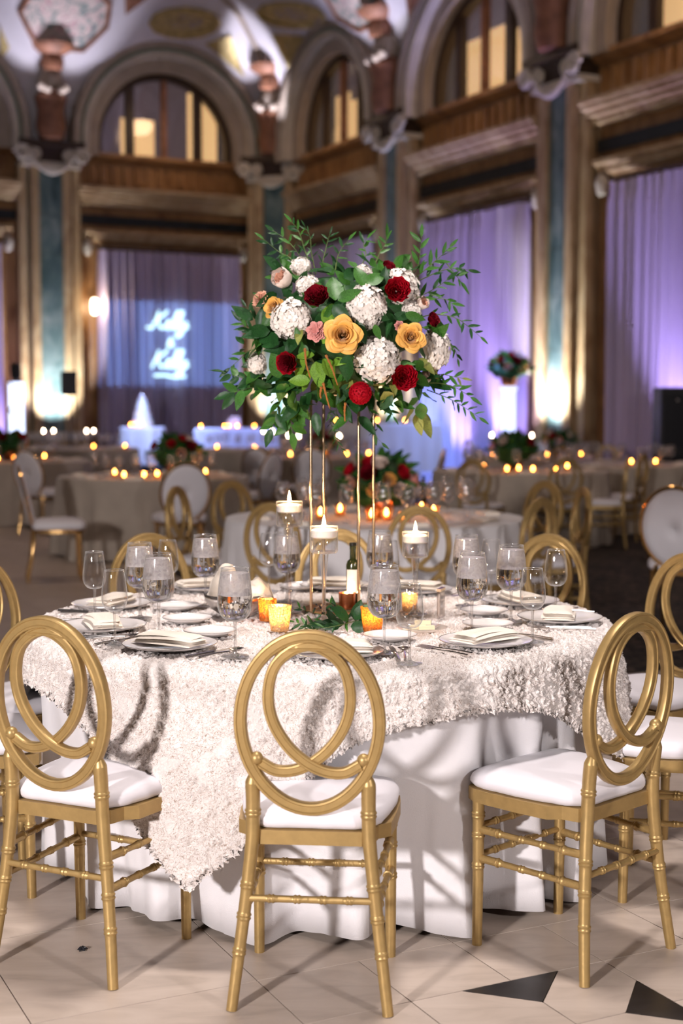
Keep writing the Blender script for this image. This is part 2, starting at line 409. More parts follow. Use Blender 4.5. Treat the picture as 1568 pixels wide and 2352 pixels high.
def arch_band(mb, W, sc_, r0, r1, d0, d1):
    A, B = arch_path(sc_, r0), arch_path(sc_, r1); P = []
    for (s0, z0), (s1, z1) in zip(A, B): P += [W.pt(s0, d0, z0), W.pt(s0, d1, z0), W.pt(s1, d1, z1), W.pt(s1, d0, z1)]
    n = len(A); fs = []
    for i in range(n - 1):
        for k in range(4): a = i * 4 + k; b = i * 4 + (k + 1) % 4; fs.append((a, b, b + 4, a + 4))
    mb.add(P, fs)

# --- floor: grout bed, marble tiles laid on the hall's axes, dark inlaid stars
FA = R_(26.2); fu = Vector((math.cos(FA), math.sin(FA), 0)); fv = Vector((-math.sin(FA), math.cos(FA), 0))
def fp(u, v, z=0.): return fu * u + fv * v + Vector((0, 0, z))
mb = MB(); mb.add([(-16, -6, -.006), (22, -6, -.006), (22, 36, -.006), (-16, 36, -.006)], [(0, 1, 2, 3)])
mb.add([(-16, -6, -.2), (22, -6, -.2), (22, 36, -.2), (-16, 36, -.2)], [(3, 2, 1, 0)])
floor = struct(mb.build('floor', 'grout', smooth=False), 'pale veined marble tile floor with black inlaid stars')
MU, MV = .29, .2855; U0, V0 = 1.655, 2.405
tile_mesh = {}
def tile_poly(pts, m='marble_floor', name='tile'):
    g = .0022; c = sum((Vector(p) for p in pts), Vector((0, 0))) / len(pts)
    q = [c + (Vector(p) - c) * (1 - g / max(.05, (Vector(p) - c).length)) for p in pts]
    loc = fp(c.x, c.y); mb = MB()
    mb.extrude([((fu * (p.x - c.x) + fv * (p.y - c.y)).x, (fu * (p.x - c.x) + fv * (p.y - c.y)).y) for p in q], -.02, 0)
    o = mb.build(name, m, floor, smooth=False); o.location = loc
    return o
def tile_rect(u0, u1, v0, v1):
    key = (round(u1 - u0, 3), round(v1 - v0, 3)); loc = fp((u0 + u1) / 2, (v0 + v1) / 2)
    if key not in tile_mesh: 
        o = tile_poly([(u0, v0), (u1, v0), (u1, v1), (u0, v1)]); tile_mesh[key] = o.data
    else: link('tile', tile_mesh[key], floor, loc)
def seen(u, v):
    p = fp(u, v)
    return 2.6 < p.y < 15.5 and abs(p.x) < .27 * p.y + .9
def star(u, v):
    a, b = 2 * MU, 2 * MV; cx, cy = u + a / 2, v + b / 2; q = MU / 2
    for (du, dv) in ((0, 1), (1, 0), (0, -1), (-1, 0)):
        bc = (cx + du * a / 2, cy + dv * b / 2); ap = (cx + du * (a / 2 - q), cy + dv * (b / 2 - q)); t = (-dv, du)
        tile_poly([(bc[0] + t[0] * q, bc[1] + t[1] * q), (bc[0] - t[0] * q, bc[1] - t[1] * q), ap], 'marble_black', 'inlay')
    for su in (-1, 1):
        for sv in (-1, 1):
            tile_poly([(cx + su * a / 2, cy + sv * b / 2), (cx + su * q, cy + sv * b / 2), (cx, cy + sv * (b / 2 - q)), (cx, cy), (cx + su * (a / 2 - q), cy), (cx + su * a / 2, cy + sv * q)][::(1 if su * sv > 0 else -1)])
BU, BV = U0 - MU, V0 - MV
for i in range(-8, 12):
    for j in range(-4, 12):
        u, v = BU + 2 * i * MU, BV + 2 * j * MV
        si, sj = i % 4, j % 4
        if si < 2 and sj < 2:
            if si == 0 and sj == 0 and seen(u + 2 * MU, v + 2 * MV):
                star(u + MU, v + MV)
                for p_ in range(4):
                    for q_ in range(4):
                        if p_ in (1, 2) and q_ in (1, 2): continue
                        tile_rect(u + p_ * MU, u + (p_ + 1) * MU, v + q_ * MV, v + (q_ + 1) * MV)
        elif seen(u + MU, v + MV): tile_rect(u, u + 2 * MU, v, v + 2 * MV)
# far marble beyond single tiles (joined, too small to pick apart)
mb = MB()
for i in range(-22, 22):
    for j in range(-5, 30):
        u, v = BU + 2 * i * MU, BV + 2 * j * MV
        if -8 <= i < 12 and -4 <= j < 12 and (seen(BU + 2 * (i - i % 4) * MU + 2 * MU, BV + 2 * (j - j % 4) * MV + 2 * MV) if (i % 4 < 2 and j % 4 < 2) else seen(u + MU, v + MV)): continue
        p = fp(u + MU, v + MV)
        if p.y > 26 or abs(p.x) > .27 * max(p.y, 3) + 2.2 or p.y < 0: continue
        g = .0012; mb.add([fp(u + g, v + g), fp(u + 2 * MU - g, v + g), fp(u + 2 * MU - g, v + 2 * MV - g), fp(u + g, v + 2 * MV - g)], [(0, 1, 2, 3)])
o = mb.build('tiles_beyond', 'marble_floor', floor, smooth=False); o['kind'] = 'stuff'
# carpeted part of the hall
mb = MB(); c0 = on_z(1400, 1552, 0)
P = [c0 + fv * 0, c0 + fu * 9, c0 + fu * 9 + fv * 22, c0 + fv * 22]
P = [c0 - fu * .6, c0 + fu * 9, c0 + fu * 9 + fv * 20, c0 - fu * .6 + fv * 20]
mb.extrude([(p.x, p.y) for p in P], .0, .008)
o = mb.build('carpet', 'carpet', smooth=False); struct(o, 'dark brown patterned carpet covering the far floor')
mb = MB(); mb.sphere((0, 0, .004), .009, 8, 5, .35)
for k in range(14):
    a = rng.uniform(0, 2 * PI); l = rng.uniform(.007, .015); mb.tube([(0, 0, .004), (l * .5 * math.cos(a), l * .5 * math.sin(a), .008), (l * math.cos(a + .4), l * math.sin(a + .4), .002)], [.004, .003, .001], 5)
o = mb.build('lint', 'black'); p = on_z(190, 2183, 0); o.location = p; tag(o, 'scrap of black fluff lying on the marble floor', 'lint')

# --- walls
def wall(W, length, name, label):
    mb = MB(); wbox(mb, W, -.4 - W.s0, length, -.4, 0, 0, Z0)
    for k in range(int(length / BAY)):
        c = BAY * (k + .5); A, B = arch_path(c, 1.46), arch_path(c, 2.35); P = []
        for (a, b), (e, f) in zip(A, B): P += [W.pt(a, 0, b), W.pt(e, 0, f)]
        mb.add(P, [(2 * i, 2 * i + 1, 2 * i + 3, 2 * i + 2) for i in range(len(A) - 1)])
    return struct(mb.build(name, 'marble_brown', smooth=False), label)
wall_l = wall(WL, 15.6, 'wall_left', 'brown marble wall with tall curtained bays and arched windows')
wall_r = wall(WR, 20.6, 'wall_right', 'brown marble wall receding beside the dark carpet')

trim_n = [0]
def trims(W, k, wallo):
    t0, t1 = BAY * k + .58, BAY * (k + 1) - .58
    mb = MB(); prof = [(0, 5.82), (.42, 5.82), (.42, 5.76), (.36, 5.74), (.36, 5.69), (.27, 5.66), (.27, 5.60), (.20, 5.57), (.20, 5.50), (.12, 5.46), (0, 5.46)]
    wprofile(mb, W, t0, t1, prof); mb.build('cornice', 'marble_tan', wallo, smooth=False)
    mb = MB(); wbox(mb, W, t0, t1, 0, .07, 5.10, 5.29); mb.build('dark_band', 'marble_dark', wallo, smooth=False)
    mb = MB(); prof = [(0, 4.97), (.24, 4.97), (.24, 4.91), (.16, 4.87), (.16, 4.80), (.08, 4.76), (0, 4.76)]
    wprofile(mb, W, t0 + .15, t1 - .15, prof); mb.build('architrave', 'marble_tan', wallo, smooth=False)
    mb = MB()
    for tt in (t0 + .22, t1 - .22): mb.lathe([(.0001, -.20), (.07, -.17), (.10, -.05), (.10, .04), (.06, .10), (.0001, .12)], 10, W.pt(tt, .12, 4.66))
    mb.build('corner_boss', 'stone_pale', wallo)
    mb = MB(); prof = [(0, 6.52), (.20, 6.52), (.20, 6.44), (.12, 6.40), (.05, 6.36), (0, 6.36)]; wprofile(mb, W, t0, t1, prof); mb.build('window_ledge', 'marble_brown', wallo, smooth=False)
    n = 16
    for q in range(n):
        t = t0 + (q + .5) * (t1 - t0) / n; mb = MB(); wbox(mb, W, t - .055, t + .055, 0, .05, 5.95, 6.30); mb.build('frieze_block', 'marble_brown', wallo, smooth=False)
wn = [0]
def window(W, k, lit):
    wn[0] += 1; c = BAY * (k + .5); r = 1.46
    root = empty('window_%d' % wn[0], W.pt(c, 0, Z0)); struct(root, ['arched lunette window above the projected names, one doorway lit', 'narrow-looking arched window right of the corner column', 'tall arched window glowing amber above the right curtain', 'arched amber window at the top right edge', 'arched window at the left edge'][min(wn[0] - 1, 4)])
    inv = root.matrix_basis.inverted()
    def fin(mb, name, m): mb.xform(Matrix.Translation(-root.location)); return mb.build(name, m, root, smooth=False)
    mb = MB(); arch_band(mb, W, c, r - .10, r + .04, -.12, .06); wbox(mb, W, c - r, c + r, -.1, .05, Z0, Z0 + .09); fin(mb, 'window_frame', 'bronze')
    xs = [-.74, 0, .74]
    for x, wd in zip(xs, (.085, .05, .085)):
        h = math.sqrt(max(0, (r - .05) ** 2 - x * x)) + ZC
        mb = MB(); wbox(mb, W, c + x - wd, c + x + wd, -.09, .03, Z0, h); fin(mb, 'mullion', 'bronze' if wd > .06 else 'rust')
    edges = [-r + .05] + xs + [r - .05]
    for q in range(4):
        a, b = edges[q], edges[q + 1]; n = 10
        top = [(a + (b - a) * i / n) for i in range(n + 1)]
        def poly(zs, ze_fn, d, a=a, b=b):
            P = [W.pt(c + x, d, zs) for x in top] + [W.pt(c + x, d, max(zs + .01, ze_fn(x))) for x in top]
            return P, [(i, i + 1, n + 2 + i, n + 1 + i) for i in range(n)]
        arc = lambda x: ZC + math.sqrt(max(0, (r - .06) ** 2 - x * x))
        mb = MB(); mb.add(*poly(Z0 + .05, arc, -.04)); fin(mb, 'pane', 'pane')
        # the corridor behind the glass: dim upper wall, lamp-lit lower part
        hl = lit[q]
        mb = MB(); mb.add(*poly(Z0, lambda x: 99, -.55)) if False else None
        mb = MB(); wbox(mb, W, c + a, c + b, -.62, -.58, Z0 - .1, Z0 + max(hl, .02)); fin(mb, 'lit_corridor', 'lit_room' if hl > .1 else 'dusk_glass')
        mb = MB(); wbox(mb, W, c + a, c + b, -.62, -.58, Z0 + max(hl, .02), ZC + 1.6); fin(mb, 'corridor_wall', 'dusk_glass' if hl < 1.65 else 'lit_room_dim')
    return root
thin_glass('pane', (.9, .88, .9), base_refl=.06, edge=.5)

def arches(W, k, parent):
    c = BAY * (k + .5)
    for r0, r1, d, m in ((1.93, 2.06, .50, 'plaster_tan'), (1.86, 1.93, .42, 'moulding_green'), (1.74, 1.86, .46, 'stone_pale'), (1.48, 1.74, .26, 'plaster_tan')):
        mb = MB(); arch_band(mb, W, c, r0, r1, -.05, d); mb.build('archivolt', m, parent, angle=30)

pil_labels = {('L', 1): 'green marble pilaster between the left bay and the projected names', ('L', 2): 'marble pilaster at the far left edge', ('C', 0): 'green marble corner pilaster behind the top of the bouquet',
              ('R', 1): 'green marble pilaster just right of the bouquet, partly hidden', ('R', 2): 'brightly uplit marble pilaster right of the tall white pedestal', ('R', 3): 'marble pilaster past the right edge', ('R', 4): 'marble pilaster nearest the camera on the right wall'}
def pilaster(W, t, key):
    base = W.pt(t, 0, 0) if key[0] != 'C' else COR.copy()
    root = empty('pilaster', base); struct(root, pil_labels[key])
    if key[0] == 'C':
        a = (eR - eL).normalized(); n = (eR + eL).normalized()
        class D: pass
        Wd = Wall(a, n); pt0 = lambda q, d, z: COR + n * (.52 + d) + a * (q + .30) + Vector((0, 0, z))
    else:
        pt0 = lambda q, d, z: W.pt(t + q, d, z)
    def bx(name, q0, q1, d0, d1, z0, z1, m):
        mb = MB(); P = [pt0(q, d, z) - base for z in (z0, z1) for q, d in ((q0, d0), (q1, d0), (q1, d1), (q0, d1))]
        mb.add(P, [(3, 2, 1, 0), (4, 5, 6, 7), (0, 1, 5, 4), (1, 2, 6, 5), (2, 3, 7, 6), (3, 0, 4, 7)]); return mb.build(name, m, root, smooth=False)
    bx('plinth', -.66, .66, 0, .46, 0, .78, 'marble_tan'); bx('plinth_moulding', -.70, .70, 0, .52, .78, .92, 'stone_pale')
    bx('backing', -.62, .62, -.3, .14, .92, 6.12, 'marble_brown')
    for q0, q1, d, m in ((-.62, -.46, .26, 'marble_tan'), (-.40, -.24, .36, 'marble_tan'), (.24, .40, .36, 'marble_tan'), (.46, .62, .26, 'marble_tan')):
        bx('shaft_strip', q0, q1, 0, d, .92, 6.12, m)
    bx('groove', -.46, -.40, 0, .16, .92, 6.12, 'moulding_green'); bx('groove', .40, .46, 0, .16, .92, 6.12, 'moulding_green')
    z = .92; hs = [.75, .62, .80, .70, .66, .75, .92]
    for h in hs: bx('marble_panel', -.24, .24, 0, .29, z + .004, z + h - .004, 'marble_green'); z += h
    # capital with corner scrolls and a swag
    cap = bx('capital', -.60, .60, 0, .40, 6.12, 6.22, 'stone_pale'); 
    mb = MB()
    P = [pt0(q, d, zz) - base for zz, e in ((6.22, 0), (6.50, .14)) for q, d in ((-.5 - e, 0), (.5 + e, 0), (.5 + e, .34 + e), (-.5 - e, .34 + e))]
    mb.add(P, [(3, 2, 1, 0), (4, 5, 6, 7), (0, 1, 5, 4), (1, 2, 6, 5), (2, 3, 7, 6), (3, 0, 4, 7)]); mb.build('bell', 'bronze', cap, smooth=False)
    mb = MB(); P = [pt0(q, d, zz) - base for zz in (6.50, 6.62) for q, d in ((-.66, 0), (.66, 0), (.66, .52), (-.66, .52))]
    mb.add(P, [(3, 2, 1, 0), (4, 5, 6, 7), (0, 1, 5, 4), (1, 2, 6, 5), (2, 3, 7, 6), (3, 0, 4, 7)]); mb.build('abacus', 'bronze', cap, smooth=False)
    for q in (-.60, .60, -.34, .34):
        mb = MB(); ctr = pt0(q, .50 if abs(q) > .4 else .44, 6.36); pts = []
        for k in range(22):
            a_ = k * .55; rr = .16 * (1 - k / 26) * (1 if abs(q) > .4 else .75)
            dq, dz = rr * math.cos(a_) * (1 if q > 0 else -1), rr * math.sin(a_)
            pts.append(pt0(q + dq, (.50 if abs(q) > .4 else .44), 6.34 + dz) - base)
        mb.tube(pts, .042, 6); mb.build('scroll', 'stone_pale', cap)
    mb = MB()
    for k in range(13):
        f = -1 + 2 * k / 12; mb.sphere(pt0(.42 * f, .46, 6.02 + .26 * f * f) - base, .045 + .03 * (1 - abs(f)), 8, 6)
    mb.build('swag', 'stone_pale', cap)
    # cartouche rising into the vault: flared head, shell, pendant body
    mb = MB(); body = [(.02, 6.62), (.24, 6.66), (.30, 6.9), (.26, 7.2), (.32, 7.45), (.20, 7.62)]
    ctr = pt0(0, .42, 0) - base
    mb.lathe([(r, z) for r, z in body] + [(.001, 7.66)], 14, ctr); mb.build('cartouche', 'rust', root)
    mb = MB(); mb.lathe([(.001, 7.56), (.22, 7.60), (.27, 7.75), (.20, 7.95), (.001, 8.0)], 12, ctr)
    for sgn in (-1, 1):
        mb.sphere(pt0(.22 * sgn, .62, 7.62) - base, .10, 8, 6); mb.sphere(pt0(.13 * sgn, .70, 7.56) - base, .09, 8, 6)
    mb.build('shell', 'plaster_tan', root)
    mb = MB(); mb.lathe([(.001, 7.9), (.20, 7.95), (.24, 8.1), (.20, 8.22), (.40, 8.34), (.44, 8.42), (.001, 8.46)], 8, ctr + (pt0(0, .12, 0) - pt0(0, 0, 0))); mb.build('crest', 'rust', root)
    return root

def ring_lights(W, k, colr, pw): pass

# --- vaulted ceiling
def zc(d):
    d = min(max(d, 0), VA); return Z0 + VB * math.sqrt(max(0, 1 - ((VA - d) / VA) ** 2))
def barrel(s):
    c = (math.floor(s / BAY) + .5) * BAY; x = s - c
    return ZC + math.sqrt(RB * RB - x * x) if abs(x) < RB else (-1)
def vault(u, v): return max(min(zc(u), zc(v)), barrel(u) if v < 4.5 else -1, barrel(v - S0) if u < 4.5 else -1)
def strip(W, L, name, label):
    ts = []; s = 0.
    base = list(np.arange(0, L, .1)); ex = []
    for k in range(int(L / BAY) + 1):
        for sg in (-1, 1): ex += [BAY * (k + .5) + sg * (RB - e) for e in (.0, .002, .012, .03, .06, .1)] + [BAY * (k + .5) + sg * (RB + .004)]
    ts = sorted(set(round(float(x), 4) for x in base + [e + W.s0 for e in ex if 0 <= e + W.s0 <= L]))
    fr = [0, .0004, .002, .006, .012, .022, .036, .05, .066, .084, .104, .126, .15, .176, .205, .24, .28, .33, .39, .46, .54, .64, .76, .88, 1]
    P = []
    for t in ts:
        D = min(VA, t)
        for f in fr: d = f * D; P.append(W.pt(t - W.s0, d, vault(t, d) if W is WL else vault(d, t)))
    mb = MB(); mb.grid(P, len(ts), len(fr)); return struct(mb.build(name, 'plaster', smooth=True, fix=False, angle=35), label)
ceil_l = strip(WL, 15.6, 'ceiling', 'painted plaster vault with arched lunettes above the left wall')
ceil_r = strip(WR, 20.6, 'ceiling_right', 'painted plaster vault with arched lunettes above the right wall')
ceil_r.name = 'ceiling.001'
def vault_hit(x, y):
    r = ray(x, y); o = Vector((0, 0, CAM_H)); k = 12.
    while k < 45:
        p = o + r * k; q = p - COR; u, v = q.dot(eL), q.dot(eR)
        if u < .02 or v < .02 or p.z >= vault(u, v): return p - r * .06
        k += .02
    return p
def ceiling_panel(px, name, m, frame=True, parent=None, rm='gilt'):
    """an inlaid painted panel following the vault, with a raised gilt edge"""
    P = []; n = len(px)
    for i in range(n):
        a, b = px[i], px[(i + 1) % n]
        for k in range(4): P.append((a[0] + (b[0] - a[0]) * k / 4, a[1] + (b[1] - a[1]) * k / 4))
    c = (sum(p[0] for p in P) / len(P), sum(p[1] for p in P) / len(P)); N = len(P)
    rings = [[vault_hit(c[0] + (p[0] - c[0]) * f, c[1] + (p[1] - c[1]) * f) for p in P] for f in (.35, .7, 1.)]
    vs = [vault_hit(*c)] + [q for r in rings for q in r]; fs = [(0, 1 + i, 1 + (i + 1) % N) for i in range(N)]
    for j in range(2):
        for i in range(N): a = 1 + j * N + i; b = 1 + j * N + (i + 1) % N; fs.append((a, b, b + N, a + N))
    mb = MB(); mb.add(vs, fs); o = mb.build(name, m, parent, fix=False)
    if frame:
        mb = MB(); mb.tube(rings[2], .05, 6, closed=True); mb.build('panel_frame', rm, o)
    return o
def ell(cx, cy, rx, ry, n=12, rot=0.): return [(cx + rx * math.cos(2 * PI * i / n) * math.cos(rot) - ry * math.sin(2 * PI * i / n) * math.sin(rot), cy + rx * math.cos(2 * PI * i / n) * math.sin(rot) + ry * math.sin(2 * PI * i / n) * math.cos(rot)) for i in range(n)]
ceiling_panel([(45, 28), (85, -40), (205, -40), (252, 10), (245, 62), (190, 116), (85, 106)], 'painted_panel', 'fresco', True, ceil_l, 'rust')
ceiling_panel([(728, -40), (850, -40), (878, 25), (875, 48), (825, 70), (775, 40)], 'painted_panel', 'fresco', True, ceil_r, 'rust')
ceiling_panel(ell(424, 53, 78, 32), 'medallion', 'gilt', True, ceil_l)
ceiling_panel(ell(424, 50, 44, 17), 'medallion_core', 'plaster_tan', False, ceil_l)
ceiling_panel(ell(668, 35, 76, 26, rot=.08), 'medallion', 'gilt', True, ceil_r)
ceiling_panel(ell(668, 32, 42, 14, rot=.08), 'medallion_core', 'plaster_tan', False, ceil_r)
ceiling_panel([(470, 100), (530, 82), (562, 178)], 'ornament_panel', 'gilt', False, ceil_l)
ceiling_panel([(622, 78), (714, 84), (668, 172)], 'ornament_panel', 'gilt', False, ceil_r)
ceiling_panel([(286, -20), (360, -20), (288, 35)], 'ornament_panel', 'rust', False, ceil_l)
ceiling_panel([(930, -10), (975, -10), (938, 45)], 'ornament_panel', 'rust', False, ceil_r)
ceiling_panel([(0, 60), (22, 110), (0, 140)], 'ornament_panel', 'gilt', False, ceil_l)
# ribs that run up the corner between the arches
def rib(px, parent, m='plaster_tan', r=.06):
    mb = MB(); P = [vault_hit(px[0][0] + (px[-1][0] - px[0][0]) * 0, 0)] if False else []
    for i in range(len(px) - 1):
        for k in range(8): f = k / 8; P.append(vault_hit(px[i][0] + (px[i + 1][0] - px[i][0]) * f, px[i][1] + (px[i + 1][1] - px[i][1]) * f))
    mb.tube(P, r, 6); return mb.build('rib', m, parent)
rib([(636, 330), (622, 220), (590, 110), (545, 30), (500, -20)], ceil_l)
rib([(640, 330), (655, 230), (690, 120), (740, 30)], ceil_r)

for W, n, wo in ((WL, 3, wall_l), (WR, 4, wall_r)):
    for k in range(n): trims(W, k, wo); arches(W, k, wo)
window(WL, 0, (1.6, .0, .95, .0)); window(WR, 0, (1.3, 1.1, .9, 1.4)); window(WR, 1, (1.3, 1.35, 1.2, 1.1)); window(WR, 2, (1.7, 1.7, 1.7, 1.7)); window(WL, 1, (0, 0, 0, 0))
pilaster(WL, 0, ('C', 0)); pilaster(WL, BAY, ('L', 1)); pilaster(WL, 2 * BAY, ('L', 2))
for k in (1, 2, 3): pilaster(WR, BAY * k, ('R', k))

# --- curtains
def curtain(W, t0, t1, label, seed):
    r_ = random.Random(seed); nu = 220; P = []; ph = [r_.uniform(0, 6.28) for _ in range(6)]
    zs = [.02, .3, .8, 1.4, 2.0, 2.7, 3.4, 3.9, 4.25, 4.42, 4.50, 4.58]; n = 17
    for i in range(nu):
        f = i / (nu - 1); x = t0 + (t1 - t0) * f; wv = 2 * PI * n * f
        for z in zs:
            a = .115 * (1 if z < 4.3 else .7) * (1 + .35 * math.sin(wv * .31 + ph[0]))
            d = .26 + a * math.sin(wv + .8 * math.sin(wv * .23 + ph[1]) + .12 * z * math.sin(ph[2] + f * 9)) + .022 * math.sin(2 * wv + ph[3])
            P.append(W.pt(x + .012 * math.cos(wv), d, z))
    mb = MB(); mb.grid(P, nu, len(zs)); root = empty('curtain', W.pt((t0 + t1) / 2, .26, 0)); mb.xform(Matrix.Translation(-root.location))
    mb.build('drape', 'curtain', root, fix=False, angle=None)
    mb = MB(); mb.tube([W.pt(t0 - .1, .28, 4.63) - root.location, W.pt(t1 + .1, .28, 4.63) - root.location], .035, 8); mb.build('curtain_rail', 'bronze', root)
    return tag(root, label, 'curtain', 'floor length curtains in the bays')
CUR = curtain(WL, .92, 4.02, 'pleated curtain with a name projected on it in light', 1)
curtain(WR, .92, 4.02, 'pleated curtain behind the bouquet, right of the corner pilaster', 2)
curtain(WR, 6.2, 9.15, 'pleated lavender curtain behind the lit pedestal', 3)
curtain(WR, 11.30, 14.3, 'pleated curtain at the right edge beside the black cabinet', 4)
curtain(WL, 5.95, 9.05, 'sliver of curtain at the left edge', 5)

# --- projected light on the left curtain, modelled as glowing tubes: names in a flowing hand
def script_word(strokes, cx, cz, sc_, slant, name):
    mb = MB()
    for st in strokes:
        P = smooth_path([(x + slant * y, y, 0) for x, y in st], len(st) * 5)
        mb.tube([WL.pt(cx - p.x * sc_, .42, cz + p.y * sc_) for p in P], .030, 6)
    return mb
K = [[(0, 1.05), (-.02, .6), (-.08, .2), (-.12, -.05)], [(.55, 1.1), (.3, .75), (.02, .5), (.2, .35), (.38, .1), (.55, 0), (.7, .1)]]
e = [[(.70, .10), (.85, .22), (.95, .40), (.85, .46), (.76, .30), (.80, .08), (.95, 0), (1.1, .12)]]
l1 = [[(1.1, .12), (1.25, .5), (1.33, .95), (1.25, 1.08), (1.18, .8), (1.18, .3), (1.25, 0), (1.38, .12)]]
l2 = [[(1.38, .12), (1.53, .5), (1.61, .95), (1.53, 1.08), (1.46, .8), (1.46, .3), (1.53, 0), (1.66, .12)]]
y_ = [[(1.66, .12), (1.74, .42), (1.76, .12), (1.86, .02), (2.0, .2), (2.06, .44), (2.0, .0), (1.9, -.42), (1.7, -.5), (1.66, -.36), (1.95, -.12), (2.25, .15)]]
tail = [[(2.3, -.55), (1.6, -.62), (.9, -.5), (.2, -.52)]]
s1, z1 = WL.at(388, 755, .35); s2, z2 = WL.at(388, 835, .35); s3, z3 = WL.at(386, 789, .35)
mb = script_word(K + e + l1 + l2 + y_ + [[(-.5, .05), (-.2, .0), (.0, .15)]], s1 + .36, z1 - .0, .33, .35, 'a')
mb.xform(Matrix.Translation(-CUR.location)); o = mb.build('projected_name', 'projection_glow', CUR); o['label'] = 'upper handwritten name in pale blue light'
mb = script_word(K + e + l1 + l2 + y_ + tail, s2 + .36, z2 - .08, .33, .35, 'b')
mb.xform(Matrix.Translation(-CUR.location)); o = mb.build('projected_name', 'projection_glow', CUR); o['label'] = 'lower underlined handwritten name in pale blue light'
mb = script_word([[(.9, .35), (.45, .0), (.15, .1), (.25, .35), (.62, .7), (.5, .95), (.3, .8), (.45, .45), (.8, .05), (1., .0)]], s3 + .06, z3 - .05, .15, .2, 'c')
mb.xform(Matrix.Translation(-CUR.location)); o = mb.build('projected_ampersand', 'projection_glow', CUR)

# the projector's blue beam: a spot whose gobo passes only a rectangle
pc, pz = 2.47, 2.72
beam = light('projector_beam', 'SPOT', WL.pt(pc, 6, pz), 900, (.25, .55, 1.0), .01, spot=40, blend=0)
nrm = -WL.n; xax = -WL.a
beam.matrix_world = Matrix.Translation(WL.pt(pc, 6, pz)) @ Matrix((( xax.x, 0, -nrm.x), (xax.y, 0, -nrm.y), (0, 1, 0))).to_4x4()
ld = beam.data; ld.use_nodes = True; nt = ld.node_tree; em = nt.nodes['Emission']
tc = nt.nodes.new('ShaderNodeTexCoord'); sp = nt.nodes.new('ShaderNodeSeparateXYZ'); nt.links.new(tc.outputs['Normal'], sp.inputs[0])
def mnode(op, a, b=None):
    n = nt.nodes.new('ShaderNodeMath'); n.operation = op
    for i, q in enumerate((a, b)):
        if q is None: continue
        if isinstance(q, (int, float)): n.inputs[i].default_value = q
        else: nt.links.new(q, n.inputs[i])
    return n.outputs[0]
rx = mnode('ABSOLUTE', mnode('DIVIDE', sp.outputs[0], sp.outputs[2])); ry = mnode('ABSOLUTE', mnode('DIVIDE', sp.outputs[1], sp.outputs[2]))
msk = mnode('MULTIPLY', mnode('LESS_THAN', rx, 1.56 / 5.7), mnode('LESS_THAN', ry, .86 / 5.7))
nt.links.new(msk, em.inputs['Strength'])

# --- the hall's own lights: uplights at the pilaster feet and along the curtains, coves in the vault; plus added overhead fill
def wl(W, t, d, z): return tuple(W.pt(t, d, z))
LAV = (.56, .47, 1.0); WARM = (1.0, .78, .52); BLUE = (.30, .42, 1.0); PALE = (.86, .84, 1.0)
for W, t, pw in ((WL, 5, 260), (WR, 5, 160), (WR, 10, 260), (WL, 10, 120)):
    light('pilaster_uplight', 'SPOT', wl(W, t, .95, .95), pw * 2.7, (.94, .97, 1.0), .06, wl(W, t, .25, 2.0), 80, .9)
nn = (eR + eL).normalized(); light('pilaster_uplight', 'SPOT', tuple(COR + nn * 1.5 + (eR - eL).normalized() * .3 + Vector((0, 0, .95))), 380, (.94, .97, 1.0), .06, tuple(COR + nn * .75 + (eR - eL).normalized() * .3 + Vector((0, 0, 2.0))), 80, .9)
for W, t, c, pw in ((WL, 1.2, LAV, 300), (WL, 2.5, (1.0, .5, .72), 170), (WL, 3.8, LAV, 300), (WR, 1.2, LAV, 220), (WR, 3.8, LAV, 220), (WR, 6.2, BLUE, 240), (WR, 7.6, LAV, 200), (WR, 9.0, LAV, 380), (WR, 11.6, LAV, 650), (WR, 13.2, LAV, 560), (WL, 6.2, LAV, 150)):
    light('curtain_uplight', 'SPOT', wl(W, t, .95, .25), pw * 1.9, c, .08, wl(W, t, .1, 2.8), 75, .9)
for W, t in ((WL, 5), (WR, 5), (WR, 10), (WR, 15), (WL, 10)):
    for sg in (-1, 1): light('cove_light', 'SPOT', wl(W, t + sg * .42, 1.0, 6.70), 130, PALE, .05, wl(W, t + sg * .35, 1.15, 9.5), 66, .6)
for sg in (-1, 1):
    dd = (eR - eL).normalized() * sg; light('cove_light', 'SPOT', tuple(COR + nn * 1.6 + (eR - eL).normalized() * .3 + dd * .30 + Vector((0, 0, 6.70))), 190, PALE, .05, tuple(COR + nn * 1.25 + (eR - eL).normalized() * .2 + dd * .05 + Vector((0, 0, 9.3))), 46, .6)
for x, y in ((-3, 21), (4, 19), (-4.5, 12), (1, 13), (6, 11)):
    light('overhead_fill', 'SPOT', (x, y, 9.0), 230, (1.0, .74, .55), .35, (x, y, 0), 105, .8)  # added unseen spots, warm ambient fill for the background tables
for W, t in ((WL, 2.5), (WR, 2.5), (WR, 7.5), (WR, 12.5)):
    light('ledge_light', 'AREA', wl(W, t, 1.3, 7.4), 8, (1.0, .68, .42), .5, wl(W, t, 0, 5.6))

